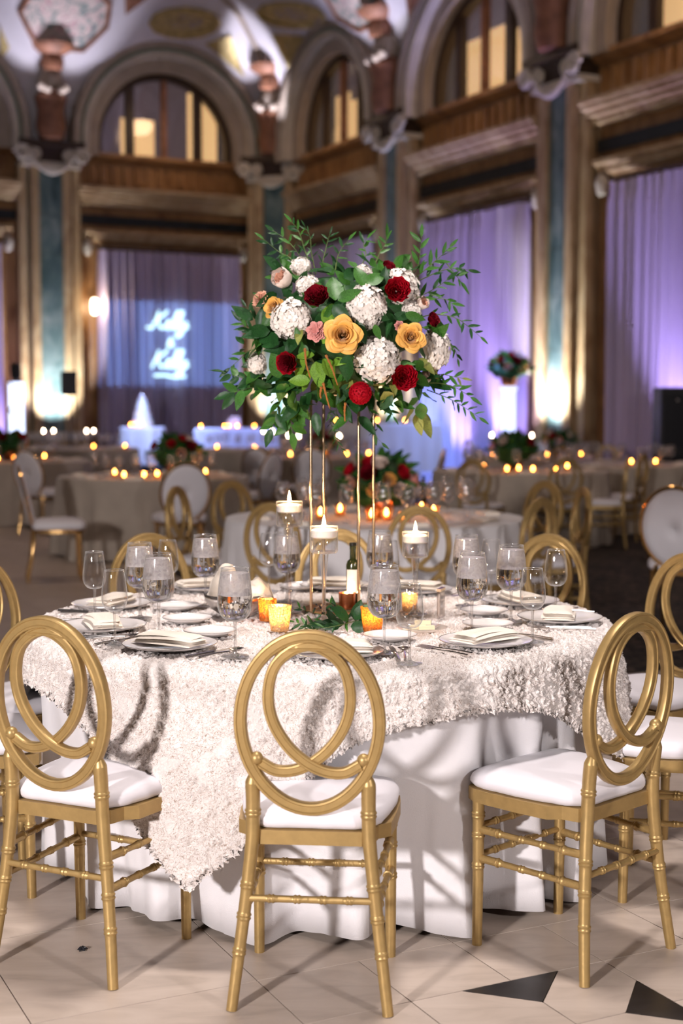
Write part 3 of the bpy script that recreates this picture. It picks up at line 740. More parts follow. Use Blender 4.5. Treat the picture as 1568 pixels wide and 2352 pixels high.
# ================================================================== CHAIRS
def chair_back_y(z): return -.192 - max(0, z - .5) * .085
def ringed(path, r0, r1, rings, n=12, seg=60, amp=.0030):
    """a turned leg or rail: samples a path, swelling into double bamboo rings"""
    P = smooth_path(path, seg); L = [0]
    for a, b in zip(P, P[1:]): L.append(L[-1] + (b - a).length)
    rad = []
    for l in L:
        f = l / L[-1]; r = r0 + (r1 - r0) * f
        for g in rings:
            x = (l - g * L[-1])
            r += amp * (math.exp(-((x - .0045) / .003) ** 2) + math.exp(-((x + .0045) / .003) ** 2))
        rad.append(r)
    return P, rad
def make_ring_chair():
    root = empty('ring_back_chair'); root['category'] = 'chair'; root['label'] = 'gold ring-back chair'
    w = .0155
    prof = [(-w, -.008), (-w, .008), (-w + .002, .012), (-.009, .0128), (-.0065, .0098), (.0065, .0098), (.009, .0128), (w - .002, .012), (w, .008), (w, -.008), (w - .002, -.012), (.009, -.0128), (.0065, -.0098), (-.0065, -.0098), (-.009, -.0128), (-w + .002, -.012)]
    def xz(x, z): return (x, chair_back_y(z), z)
    mb = MB(); P = []
    for k in range(64):
        a = 2 * PI * k / 64; x = .167 * math.cos(a); z = .707 + .213 * math.sin(a)
        if z < .707: x *= 1 - .04 * ((.707 - z) / .213) ** 1.5
        P.append(xz(x, z))
    mb.sweep(P, [prof] * 64, closed=True, up=(0, 1, 0)); mb.build('oval_back', 'gold_paint', root, angle=50)
    for sg in (1, -1):
        path = [(-.112, .862), (-.065, .891), (.0, .898), (.048, .880), (.084, .840), (.098, .775), (.088, .712), (.056, .655), (.012, .613), (-.035, .590), (-.082, .587), (-.122, .608)]
        P = smooth_path([(sg * x, chair_back_y(z) + (.004 if sg > 0 else -.004) * min(1, max(0, (.895 - z) / .06)), z) for x, z in path], 48)
        mb = MB(); k = .88; mb.sweep(P, [[(a * k * min(1, .35 + i_ / 9), b * min(.9, .35 + i_ / 12)) for a, b in prof] for i_ in range(48)], up=(0, 1, 0))
        lp = mb.build('back_loop', 'gold_paint', root, angle=50)
        mb = MB(); mb.sphere((-sg * .129, chair_back_y(.62), .618), .0165, 14, 10); mb.build('ball_end', 'gold_paint', lp)
    for sg in (1, -1):
        path = [(.136, -.199, .592), (.140, -.195, .555), (.140, -.19, .505), (.142, -.188, .42), (.152, -.192, .32), (.161, -.197, .24), (.172, -.205, .15), (.190, -.222, 0)]
        P, rad = ringed([(sg * x, y, z) for x, y, z in path], .0185, .0138, [.185, .485, .615, .76], seg=260)
        for i_ in range(36): rad[i_] = min(rad[i_], .005 + .00038 * i_)
        mb = MB(); mb.tube(P, rad, 14); mb.build('leg', 'gold_paint', root)
        P, rad = ringed([(sg * .176, .150, .402), (sg * .176, .150, .2), (sg * .176, .152, 0)], .0165, .0138, [.10, .24, .45], seg=170)
        mb = MB(); mb.tube(P, rad, 14); mb.build('leg', 'gold_paint', root)
        for z in (.322, .242):
            P, rad = ringed([(sg * .176, .145, z), (sg * .166, -.02, z), (sg * (.152 if z > .3 else .160), -.19, z)], .0085, .0085, [.2, .42, .62, .80], n=8, seg=150, amp=.0026)
            for i in range(len(rad)):
                f = i / (len(rad) - 1)
                if f < .2 or f > .80: rad[i] += .0028
            mb = MB(); mb.tube(P, rad, 9); mb.build('stretcher', 'gold_paint', root)
    for y, z, x in ((.150, .330, .176), (.150, .250, .176), (-.199, .272, .158)):
        P, rad = ringed([(-x, y, z), (0, y, z), (x, y, z)], .0088, .0088, [.2, .4, .6, .8], n=8, seg=150, amp=.0026)
        mb = MB(); mb.tube(P, rad, 9); mb.build('stretcher', 'gold_paint', root)
    half = [(.0, -.186), (.124, -.186), (.150, -.165), (.160, -.120), (.190, -.095), (.200, .0), (.204, .10), (.200, .150), (.185, .178), (.13, .190), (.0, .193)]
    outl = half + [(-x, y) for x, y in half[-2:0:-1]]
    mb = MB(); mb.extrude([(x, y) for x, y in outl], .402, .437); mb.build('seat_frame', 'gold_paint', root, smooth=False)
    h2 = smooth_path([(0, -.176, 0), (.10, -.178, 0), (.146, -.155, 0), (.172, -.10, 0), (.190, .0, 0), (.196, .10, 0), (.188, .155, 0), (.15, .180, 0), (.0, .186, 0)], 30)
    o2 = [(p.x, p.y) for p in h2] + [(-p.x, p.y) for p in h2[-2:0:-1]]; n = len(o2); V = []
    for s_, z in ((.93, .4375), (.99, .441), (1.02, .450), (1.025, .460), (1.0, .472), (.95, .481), (.86, .488), (.70, .493), (.4, .497), (.1, .498)):
        for i, (x, y) in enumerate(o2):
            q = s_ + (.006 * math.sin(i * 2.1) + .005 * math.sin(i * 1.3 + 1) if z < .455 else 0); V.append((x * q, y * q, z))
    mb = MB(); m = 10; mb.add(V, [(j * n + i, j * n + (i + 1) % n, (j + 1) * n + (i + 1) % n, (j + 1) * n + i) for j in range(m - 1) for i in range(n)] + [tuple((m - 1) * n + i for i in range(n))])
    mb.build('seat_cushion', 'vinyl_white', root, angle=None)
    return root
def make_oval_chair():
    """polished gold frame chair with padded white oval back"""
    root = empty('oval_back_chair'); root['category'] = 'chair'; root['label'] = 'white oval padded chair'
    mb = MB(); P = []
    for k in range(48):
        a = 2 * PI * k / 48; x = .215 * math.cos(a); z = .70 + .255 * math.sin(a); P.append((x, -.20 - (z - .45) * .22, z))
    mb.tube(P, .013, 8, closed=True); mb.build('back_frame', 'gold_metal', root)
    V = []; n = 40
    for f, d in ((1.0, 0), (.96, .022), (.8, .034), (.4, .040), (.02, .041)):
        for k in range(n): a = 2 * PI * k / n; z = .70 + .247 * f * math.sin(a); V.append((.207 * f * math.cos(a), -.20 - (z - .45) * .22 + d, z))
    for f, d in ((.02, .030), (.4, .028), (.8, .024), (.96, .016)):
        for k in range(n): a = 2 * PI * k / n; z = .70 + .247 * f * math.sin(a); V.append((.207 * f * math.cos(a), -.20 - (z - .45) * .22 - d, z))
    mb = MB(); mb.add(V, [(j * n + i, j * n + (i + 1) % n, ((j + 1) % 9) * n + (i + 1) % n, ((j + 1) % 9) * n + i) for j in range(9) for i in range(n)])
    mb.build('padded_back', 'vinyl_white', root, angle=None)
    h2 = smooth_path([(0, -.21, 0), (.15, -.20, 0), (.20, -.12, 0), (.235, .05, 0), (.225, .19, 0), (.12, .23, 0), (0, .235, 0)], 24)
    o2 = [(p.x, p.y) for p in h2] + [(-p.x, p.y) for p in h2[-2:0:-1]]; n = len(o2); V = []
    for s_, z in ((.97, .435), (1.02, .45), (1.02, .475), (.96, .495), (.8, .51), (.4, .52), (.05, .521)):
        for x, y in o2: V.append((x * s_, y * s_, z))
    mb = MB(); mb.add(V, [(j * n + i, j * n + (i + 1) % n, (j + 1) * n + (i + 1) % n, (j + 1) * n + i) for j in range(6) for i in range(n)] + [tuple(6 * n + i for i in range(n)), tuple(range(n - 1, -1, -1))])
    mb.build('seat_cushion', 'vinyl_white', root, angle=None)
    mb = MB(); mb.extrude([(x * .98, y * .98) for x, y in o2], .405, .434); mb.build('seat_frame', 'gold_metal', root, smooth=False)
    for sx in (-1, 1):
        mb = MB(); mb.tube([(sx * .19, .18, .41), (sx * .19, .185, .2), (sx * .19, .19, 0)], [.019, .016, .012], 10); mb.build('leg', 'gold_metal', root)
        mb = MB(); mb.tube([(sx * .12, -.205, .47), (sx * .15, -.19, .41), (sx * .16, -.21, .2), (sx * .17, -.25, 0)], [.016, .018, .015, .012], 10); mb.build('leg', 'gold_metal', root)
    return root
CH = Proto(make_ring_chair()); OC = Proto(make_oval_chair())
TC = Vector((-.065, 4.62, 0)); TR = .93; ZT = .768; ZS = .776
def facing(dx, dy): return math.atan2(dy, dx) - PI / 2
def chair_at(x, y, ang, label, group='gold ring-back chairs around the near table', proto=CH): return proto.put((x, y, 0), R_(ang - 90), label, group)
def chair_polar(deg, r, label, turn=0., c=TC, group='gold ring-back chairs around the near table', proto=CH):
    x, y = c.x + r * math.cos(R_(deg)), c.y + r * math.sin(R_(deg)); return chair_at(x, y, deg + 180 + turn, label, group, proto)
chair_at(-.058, 3.556, 85, 'gold ring-back chair at the front centre, back turned squarely to the camera')
chair_at(.601, 3.783, 133, 'gold ring-back chair at front right, turned three-quarters, beside the black floor inlay')
chair_at(-.651, 3.758, 64.7, 'gold ring-back chair at front left, cut by the frame edge, beside the cloth corner')
chair_at(1.02, 4.24, 166, 'gold ring-back chair on the right, white seat behind the front right chair')
chair_at(1.09, 4.95, 221, 'gold ring-back chair at the right edge, its ring against the dark carpet')
chair_at(-1.12, 4.27, 17, 'gold ring-back chair at the left edge, seat half out of frame')
chair_at(-1.11, 4.82, -38, 'gold ring-back chair at the left edge, ring rising above the front left chair')
def back_chair(px, py, fac, label):
    p = on_z(px, py, .924); f = Vector((math.cos(R_(fac)), math.sin(R_(fac)), 0)); q = p + f * .225
    return chair_at(q.x, q.y, fac, label)
back_chair(340, 1230, -58, 'gold ring-back chair on the far left side of the near table, behind water glasses')
back_chair(775, 1220, -92, 'gold ring-back chair on the far side of the near table, behind the oil bottle')
back_chair(1262, 1232, -128, 'gold ring-back chair on the far right side of the near table, behind empty glasses')

# ================================================================== NEAR TABLE
t = empty('round_table', TC); tag(t, 'large round banquet table under the white cloth and rosette overlay', 'table')
mb = MB(); mb.lathe([(.01, .715), (.90, .715), (.905, .72), (.905, .742), (.90, .745), (.01, .745)], 64, close=True); mb.build('tabletop', 'wood', t)
for k in range(4):
    a = R_(45 + 90 * k); mb = MB(); mb.tube([(.55 * math.cos(a), .55 * math.sin(a), .715), (.6 * math.cos(a), .6 * math.sin(a), 0)], .016, 8); mb.build('leg', 'black', t)
def draped_cloth(R, zt, zb, amp, nf, seed, rb=None, na=420, flare=0., kp=.9):
    """round cloth over a round table, falling in soft uneven folds to the floor"""
    r_ = random.Random(seed); ph = [r_.uniform(0, 6.28) for _ in range(8)]; rb = rb or R - .05
    ts = [0, .02, .05, .1, .18, .28, .4, .52, .64, .76, .88, 1.0]; V = []
    rows = [(f, 0) for f in (.02, .5, .9, .975)] + [(1, t_) for t_ in ts]
    for f, t_ in rows:
        for i in range(na):
            a = 2 * PI * i / na
            w1 = a * nf + 1.1 * math.sin(3 * a + ph[0]) + .8 * math.sin(5 * a + ph[1]) + .5 * math.sin(8 * a + ph[2])
            s_ = math.sin(w1); s_ = math.copysign(abs(s_) ** .75, s_)
            g = (s_ * (1 + .5 * math.sin(2 * a + ph[3])) + .25 * math.sin(2.0 * w1 + ph[4])) * amp
            if f < 1: r, z = R * f, zt
            else:
                e = min(1, t_ / .05); k = t_ ** kp
                r = R + .006 * e + (rb - R + flare) * t_ ** .8 + g * k; z = zt - .008 * e - (zt - zb) * t_
                if t_ > .9: z += .012 * math.sin(w1 * .5 + ph[5]) * (t_ - .9) * 10
            V.append((r * math.cos(a), r * math.sin(a), z))
    m = len(rows); mb = MB(); mb.add(V, [(j * na + i, j * na + (i + 1) % na, (j + 1) * na + (i + 1) % na, (j + 1) * na + i) for j in range(m - 1) for i in range(na)] + [tuple(range(na - 1, -1, -1))])
    return mb
mb = draped_cloth(.915, .752, .032, .056, 20, 11, rb=.848, na=560, kp=1.35)
o = mb.build('tablecloth', 'white_cloth', None, fix=True, angle=None); o.location = TC
sm = o.modifiers.new('thickness', 'SOLIDIFY'); sm.thickness = .002; sm.offset = -1
tag(o, 'plain white floor-length cloth on the near table, hanging in folds', 'tablecloth')
def overlay():
    S, n, rot = 2.135, 560, R_(251.5 - 45); R = .926
    g = np.linspace(-S / 2, S / 2, n); pp, qq = np.meshgrid(g, g, indexing='ij')
    ed = np.maximum(np.abs(pp), np.abs(qq)) > S / 2 - .012; pp = pp + ed * rng.normal(0, .0035, pp.shape); qq = qq + ed * rng.normal(0, .0035, qq.shape)
    # ribbon rosettes: a jittered lattice of little swirls
    sp_ = .030; m = int(S / sp_) + 4; jx = rng.uniform(-.3, .3, (m, m)); jy = rng.uniform(-.3, .3, (m, m)); pt = rng.uniform(0, 6.28, (m, m)); hh = rng.uniform(.6, 1.25, (m, m))
    ci = np.floor((pp + S / 2) / sp_).astype(int) + 1; cj = np.floor((qq + S / 2) / sp_).astype(int) + 1
    best = np.full(pp.shape, 9.); H = np.zeros(pp.shape)
    for a in (-1, 0, 1):
        for b in (-1, 0, 1):
            I, J = np.clip(ci + a, 0, m - 1), np.clip(cj + b, 0, m - 1)
            cx = (I - 1 + .5 + jx[I, J]) * sp_ - S / 2; cy = (J - 1 + .5 + jy[I, J]) * sp_ - S / 2
            dx, dy = pp - cx, qq - cy; d = np.hypot(dx, dy); th = np.arctan2(dy, dx) + pt[I, J]
            rho = d / (sp_ * .62); h = hh[I, J] * (.0062 * np.clip(1 - rho ** 2, 0, 1) + .0042 * np.cos(2 * th + rho * 8) * np.clip(1.15 - rho, 0, 1))
            u_ = d < best; H = np.where(u_, h, H); best = np.where(u_, d, best)
    H += rng.normal(0, .0012, H.shape)
    ragged = np.zeros(pp.shape); 
    x, y = pp * math.cos(rot) - qq * math.sin(rot), pp * math.sin(rot) + qq * math.cos(rot)
    r = np.hypot(x, y); ph = np.arctan2(y, x); over = np.clip(r - R, 0, None); ctr = R_(251.5)
    fil = .035
    # round over the table edge, then hang
    arc = np.clip(over / (fil * PI / 2), 0, 1) * PI / 2; hang = np.clip(over - fil * PI / 2, 0, None)
    rad = np.where(r <= R, r, R + fil * np.sin(arc)) ; zz = np.where(r <= R, 0, -fil * (1 - np.cos(arc))) - hang
    wav = np.cos(9 * (ph - ctr) + .9 * np.sin(2 * ph + 1.0)) * .7 + np.cos(17 * ph + 2.) * .3
    rad = rad - .012 + .055 * hang + .075 * np.clip(hang / .6, 0, 1) ** .9 * wav * (hang > 0) + .03 * np.clip(hang / .15, 0, 1)
    # sideways swing where cloth gathers
    ph2 = ph + .10 * np.clip(hang / .6, 0, 1) * np.sin(9 * (ph - ctr))
    # outward normal blend for the swirl height
    wn_ = np.clip(arc / (PI / 2), 0, 1); rad = rad + H * 1.2 * wn_; zz = zz + H * (1 - wn_)
    X, Y, Z = rad * np.cos(ph2), rad * np.sin(ph2), .764 + zz
    co = np.stack([X, Y, Z], -1).reshape(-1, 3)
    idx = np.arange(n * n).reshape(n, n); q = np.stack([idx[:-1, :-1], idx[1:, :-1], idx[1:, 1:], idx[:-1, 1:]], -1).reshape(-1, 4)
    me = bpy.data.meshes.new('table_overlay'); me.vertices.add(len(co)); me.vertices.foreach_set('co', co.astype(np.float32).ravel())
    me.loops.add(q.size); me.loops.foreach_set('vertex_index', q.astype(np.int32).ravel()); me.polygons.add(len(q))
    me.polygons.foreach_set('loop_start', np.arange(0, q.size, 4, dtype=np.int32)); me.polygons.foreach_set('loop_total', np.full(len(q), 4, dtype=np.int32))
    me.update(calc_edges=True); uv = me.uv_layers.new(name='UVMap'); U = np.stack([pp + S / 2, qq + S / 2], -1).reshape(-1, 2)[q.ravel()]
    uv.data.foreach_set('uv', U.astype(np.float32).ravel()); me.materials.append(MATS['rosette_cloth'])
    me.polygons.foreach_set('use_smooth', [True] * len(me.polygons)); me.validate()
    o = link('table_overlay', me, None, TC); return tag(o, 'ivory square overlay textured with ribbon rosettes and metallic thread on the near table', 'table overlay')
overlay()

# ================================================================== TABLEWARE
def make_glass(name, H, zb, rmax, zmax, rrim, foot, water, far=False):
    root = empty(name); gm = 'glass_far' if far else 'glass'
    prof = [(.004, zb)]; n = 12
    for k in range(1, n + 1):
        f = k / n
        if f < .45: q = f / .45; r = .004 + (rmax - .004) * math.sin(q * PI / 2) ** .8; z = zb + (zmax - zb) * (1 - math.cos(q * PI / 2)) ** 1.0 * 1.0
        else: q = (f - .45) / .55; r = rmax + (rrim - rmax) * (q ** 1.6); z = zmax + (H - zmax) * q
        prof.append((r, z))
    mb = MB(); mb.lathe(prof + [(rrim - .0008, H + .0006), (rrim - .0014, H - .0008)], 28); mb.f.pop() if len(mb.f[-1]) > 4 else None
    mb.build('bowl', gm, root, fix=False, angle=None)
    mb = MB(); mb.tube([(rrim * math.cos(2 * PI * k / 28), rrim * math.sin(2 * PI * k / 28), H) for k in range(28)], .0009, 5, closed=True); mb.build('rim', gm if far else 'glass_solid', root)
    mb = MB(); mb.lathe([(.0001, zb + .003), (.0055, zb + .002), (.0042, zb - .012), (.0036, zb - .04), (.0038, .02), (.0060, .010), (.016, .0045), (foot, .0022), (foot, .0004), (.0001, .0004)], 24); mb.build('stem', gm if far else 'glass_solid', root, fix=False)
    if water:
        inn = [(max(.0002, r - .0016), z + .001) for r, z in prof if z < zb + (H - zb) * .50]
        mb = MB(); mb.lathe([(.0002, zb + .004)] + inn[1:] + [(.0002, inn[-1][1])], 28); mb.build('water', 'water', root, fix=True, angle=50)
        up = [(max(.0002, r - .0018), z) for r, z in prof if z >= inn[-1][1] - .002 and z < H - .010]
        mb = MB(); mb.lathe([(.0002, up[0][1] + .0015)] + [(r, z + .0015) for r, z in up] + [(.0002, up[-1][1] + .002)], 28); mb.build('ice', 'ice_water', root, angle=50)
    root['category'] = 'glass'; return root
WG = Proto(make_glass('water_goblet', .245, .098, .0485, .146, .0375, .038, True))
WN = Proto(make_glass('wine_glass', .216, .096, .0375, .134, .0280, .035, False))
wat = [(365, 1458, 'ice-water goblet beside the bread plates on the left of the near table'), (540, 1508, 'ice-water goblet in front of the silver bread bowl'), (322, 1420, 'ice-water goblet partly hidden behind another, left of the bread plates'),
       (472, 1392, 'ice-water goblet standing alone behind the bread bowl napkin'), (882, 1500, 'ice-water goblet in front of the amber votive, right of the front chair'), (1083, 1455, 'ice-water goblet right of the table number, behind a folded napkin'),
       (1173, 1428, 'ice-water goblet between two empty wine glasses on the right'), (1070, 1392, 'ice-water goblet behind another, right of the table number')]
for x, y, lb in wat: p = on_z(x, y, ZS); WG.put((p.x, p.y, ZS), rng.uniform(0, 6), lb, 'water goblets on the near table')
for x, y, lb in ((658, 1222, 'ice-water goblet on the far side, behind the tallest floating candle'), (872, 1219, 'ice-water goblet on the far side, right of the oil bottle')):
    p = on_z(x, y, ZS + .245); WG.put((p.x, p.y, ZS), 0, lb, 'water goblets on the near table')
win = [(218, 1420, 'leftmost empty wine glass on the near table'), (264, 1480, 'empty wine glass before the left napkins, nearest the front left chair'), (940, 1525, 'empty wine glass nearest the camera, a votive glowing through it'),
       (1222, 1475, 'empty wine glass beside the knives at the right setting'), (1275, 1413, 'rightmost empty wine glass, before a far gold ring')]
for x, y, lb in win: p = on_z(x, y, ZS); WN.put((p.x, p.y, ZS), rng.uniform(0, 6), lb, 'wine glasses on the near table')
for x, y, lb in ((385, 1242, 'empty wine glass in front of the far left chair ring'), (617, 1226, 'empty wine glass left of the tallest floating candle'), (1128, 1241, 'empty wine glass behind a goblet, right of centre'), (893, 1243, 'empty wine glass tucked behind the far goblet by the bottle')):
    p = on_z(x, y, ZS + .214); WN.put((p.x, p.y, ZS), 0, lb, 'wine glasses on the near table')

def make_plate(name, r, rimw):
    root = empty(name); mb = MB()
    mb.lathe([(.001, .006), (r * .66, .006), (r * .74, .010), (r * .98, .0165), (r, .0165), (r * .985, .0145), (r * .72, .006), (r * .6, .0), (.001, .0)], 48); mb.build('dish', 'china', root, angle=60)
    mb = MB(); mb.tube([(r * .995 * math.cos(2 * PI * k / 48), r * .995 * math.sin(2 * PI * k / 48), .0168) for k in range(48)], rimw, 6, closed=True); mb.build('rim_band', 'silver_rim', root)
    root['category'] = 'plate'; return root
PL = Proto(make_plate('dinner_plate', .136, .0010)); BP = Proto(make_plate('bread_plate', .080, .0008))
def make_napkin():
    root = empty('folded_napkin'); r_ = random.Random(3)
    for k in range(4):
        L, Wd = .205 - .006 * k, .098 - .006 * k; nx, ny = 22, 9; z0 = k * .0062; V = []
        for s_ in (0, 1):
            for i in range(nx):
                for j in range(ny):
                    f, g = i / (nx - 1), j / (ny - 1); ed = 1 - max(abs(2 * g - 1) ** 6, abs(2 * f - 1) ** 14)
                    bow = .0025 * math.sin(PI * f) * (k / 3) + .0012 * math.sin(5 * f + k * 2 + 3 * g) * (.4 + .6 * (k > 1))
                    z = z0 + bow + (.0056 * ed ** .5 if s_ else 0)
                    V.append(((f - .5) * L + .004 * k * math.sin(k), (g - .5) * Wd * (1 - .22 * (f - .5) * (1 if k > 0 else 0)) + .005 * math.sin(k * 2.1) + .004 * math.sin(PI * f) * k, z))
        mb = MB(); N = nx * ny
        fs = [(i * ny + j, i * ny + j + 1, (i + 1) * ny + j + 1, (i + 1) * ny + j) for i in range(nx - 1) for j in range(ny - 1)]
        fs2 = [tuple(N + q for q in f[::-1]) for f in fs]; edge = [i * ny for i in range(nx)] + [(nx - 1) * ny + j for j in range(1, ny)] + [i * ny + ny - 1 for i in range(nx - 2, -1, -1)] + [j for j in range(ny - 2, 0, -1)]
        fs3 = [(edge[i], edge[(i + 1) % len(edge)], N + edge[(i + 1) % len(edge)], N + edge[i]) for i in range(len(edge))]
        mb.add(V, fs + fs2 + fs3); mb.build('fold', 'napkin', root, angle=60)
    root['category'] = 'napkin'; return root
NP = Proto(make_napkin())
def make_fork():
    mb = MB(); mb.tube([(0, -.095, .002), (0, -.04, .004), (0, .03, .003), (0, .045, .002)], [.0045, .003, .0022, .004], 6)
    mb.box((0, .052, .0025), (.020, .014, .0018))
    for k in range(4): mb.box((-.0084 + .0056 * k, .080, .0035), (.0026, .045, .0016))
    o = mb.build('fork', 'steel'); o['category'] = 'fork'; return o
def make_knife():
    mb = MB(); mb.tube([(0, -.115, .003), (0, -.05, .004), (0, .0, .0035)], [.005, .0045, .0035], 6)
    mb.extrude([(-.007, 0), (.006, 0), (.008, .06), (.004, .10), (-.004, .112), (-.008, .10)], .002, .004); o = mb.build('table_knife', 'steel'); o['category'] = 'knife'; return o
def make_spoon():
    mb = MB(); mb.tube([(0, -.09, .002), (0, -.02, .005), (0, .035, .003)], [.004, .0028, .0022], 6)
    mb.lathe([(.0001, .0), (.012, .002), (.017, .006), (.0175, .0068), (.0165, .0066), (.011, .0032), (.0001, .0016)], 16, (0, .062, 0), sy=1.5); o = mb.build('spoon', 'steel'); o['category'] = 'spoon'; return o
FK, KN, SP = Proto(make_fork()), Proto(make_knife()), Proto(make_spoon())
seats = [((770, 1503), 273, 'front centre setting behind the front chair ring'), ((390, 1486), 234, 'front left setting, left of the front chair'), ((235, 1443), 199, 'left setting behind the front left chair'), ((255, 1392), 163, 'far left setting behind two wine glasses'),
         ((1115, 1478), 313, 'front right setting, right of the front chair'), ((1285, 1424), 352, 'rightmost setting at the table edge'), ((1195, 1385), 24, 'right rear setting behind the goblet'), ((770, 1349), 87, 'far side setting beside the oil bottle'),
         ((470, 1352), 122, 'rear left setting behind the bread bowl'), ((955, 1358), 62, 'rear right setting behind the table number')]
for (px, py), deg, nm in seats:
    p = on_z(px, py, ZS); out = Vector((math.cos(R_(deg)), math.sin(R_(deg)), 0)); rgt = Vector((-out.y, out.x, 0))
    rz = R_(deg + 90); PL.put((p.x, p.y, ZS - .003), rz, 'white dinner plate with silver rim at the ' + nm, 'dinner plates on the near table')
    NP.put((p.x, p.y, ZS + .0135), rz + R_(rng.uniform(-6, 6)), 'cream folded napkin on the plate at the ' + nm, 'folded napkins on the near table')
    def cut(P_, off, lb, grp, dz=.003, back=0.):
        q = p + rgt * off - out * back; P_.put((q.x, q.y, ZS + dz - .003), rz + R_(rng.uniform(-4, 4)), lb, grp)
    cut(FK, -.165, 'steel fork beside the plate at the ' + nm, 'forks on the near table'); cut(FK, -.192, 'outer fork at the ' + nm, 'forks on the near table', back=-.012)
    cut(KN, .165, 'steel knife right of the plate at the ' + nm, 'knives on the near table'); cut(SP, .192, 'steel spoon right of the knife at the ' + nm, 'spoons on the near table')
for (px, py), lb in (((482, 1457), 'small white bread plate before the goblet and bread bowl'), ((430, 1427), 'small white bread plate left of the bread bowl, middle of three'), ((405, 1398), 'small white bread plate left of the bread bowl, farthest of three'), ((895, 1467), 'small bread plate around the foot of the goblet near the amber votive'),
                      ((1120, 1440), 'small white bread plate right of the table number, nearer of two'), ((1112, 1409), 'small white bread plate right of the table number, farther of two'), ((690, 1352), 'small bread plate on the far side behind the greenery')):
    p = on_z(px, py, ZS); BP.put((p.x, p.y, ZS - .002), 0, lb, 'bread plates on the near table')

# floating candles on tall glass stems
def floating_candle(px, py_base, py_top, label, lit=True):
    p = on_z(px, py_base, ZS); H = on_y(px, py_top, p.y).z - ZS; ch = .082; rc = .0435; z0 = H - ch
    root = empty('candle_stand', (p.x, p.y, ZS)); tag(root, label, 'candle holder', 'floating candles in stemmed glass cups')
    mb = MB(); mb.lathe([(rc - .002, H), (rc, H), (rc, z0 + .006), (rc - .004, z0), (.012, z0 - .004), (.0001, z0 - .004)], 32); mb.build('cup', 'glass', root, fix=False)
    mb = MB(); mb.tube([((rc - .001) * math.cos(2 * PI * k / 32), (rc - .001) * math.sin(2 * PI * k / 32), H) for k in range(32)], .0012, 5, closed=True); mb.build('rim', 'glass_solid', root)
    mb = MB(); mb.lathe([(.0001, z0 - .003), (.014, z0 - .004), (.011, z0 - .03), (.006, z0 - .10), (.0055, .04), (.009, .018), (.022, .007), (.040, .0035), (.040, .0006), (.0001, .0006)], 24); mb.build('stem', 'glass_solid', root, fix=False)
    mb = MB(); mb.lathe([(.0001, z0 + .005), (rc - .006, z0 + .005), (rc - .0025, z0 + .010), (rc - .0025, z0 + .046), (.0001, z0 + .046)], 32); mb.build('water', 'water_clear', root, angle=50)
    c = MB(); c.lathe([(.0001, z0 + .0465), (.036, z0 + .0465), (.0405, z0 + .050), (.0405, z0 + .070), (.038, z0 + .072), (.03, z0 + .0745), (.0001, z0 + .076)], 32); cn = c.build('floating_candle', 'wax', root)
    mb = MB(); mb.tube([(0, 0, z0 + .075), (.001, 0, z0 + .083)], .0009, 5); mb.build('wick', 'wick', cn)
    mb = MB(); fz = z0 + .081; mb.lathe([(.0001, fz), (.0048, fz + .005), (.0062, fz + .011), (.0045, fz + .021), (.0020, fz + .031), (.0001, fz + .038)], 12); mb.build('flame', 'flame', cn)
    light('candle_light', 'POINT', (p.x, p.y, ZS + H + .035), 1.6, (1.0, .62, .30), .012)
    return root
floating_candle(744, 1438, 1209, 'floating candle in a stemmed glass cup nearest the camera, before the greenery')
floating_candle(665, 1405, 1152, 'tallest floating candle in a stemmed glass cup, left of the gold rods')
floating_candle(953, 1412, 1222, 'floating candle in a stemmed glass cup right of the gold rods')
# votives
def votive(px, py, H, r0, r1, m, label, lp=.8, pleat=0):
    p = on_z(px, py, ZS); root = empty('votive_holder', (p.x, p.y, ZS - .002)); tag(root, label, 'votive holder', 'votive candles on the near table')
    mb = MB(); V = []; n = 40; prof = [(.3, .0), (.95, .0), (1, .006), (1, H), (.93, H), (.93, .010), (.2, .008)]
    for f, z in prof:
        for i in range(n):
            a = 2 * PI * i / n; r = (r0 + (r1 - r0) * z / H) * f * (1 + pleat * math.cos(a * 16)); V.append((r * math.cos(a), r * math.sin(a), z))
    mb.add(V, [(j * n + i, j * n + (i + 1) % n, (j + 1) * n + (i + 1) % n, (j + 1) * n + i) for j in range(len(prof) - 1) for i in range(n)] + [tuple(range(n - 1, -1, -1)), tuple((len(prof) - 1) * n + i for i in range(n))])
    mb.build('cup', m, root, angle=60)
    c = MB(); c.lathe([(.0001, .011), (r0 * .7, .011), (r0 * .7, .030), (.0001, .031)], 20); tl = c.build('tealight', 'wax', root)
    mb = MB(); mb.lathe([(.0001, .033), (.005, .038), (.0062, .046), (.003, .058), (.0001, .066)], 12); mb.build('flame', 'flame', tl)
    light('candle_light', 'POINT', (p.x, p.y, ZS + .055), lp * 1.1, (1.0, .60, .26), .008)
votive(642, 1447, .078, .028, .037, 'mercury_pale', 'pale gold mercury-glass votive glowing left of the greenery', 1.3)
votive(614, 1424, .070, .026, .030, 'mercury_amber', 'amber votive half hidden behind the pale gold one', .7)
votive(855, 1449, .078, .027, .036, 'mercury_amber', 'amber pleated mercury-glass votive right of the greenery', 1.0, .035)
votive(797, 1402, .062, .026, .029, 'copper', 'copper votive behind the greenery, in front of the oil bottle', .6)
votive(940, 1402, .060, .024, .028, 'mercury_pale', 'small gold votive seen through the near wine glass', .8)
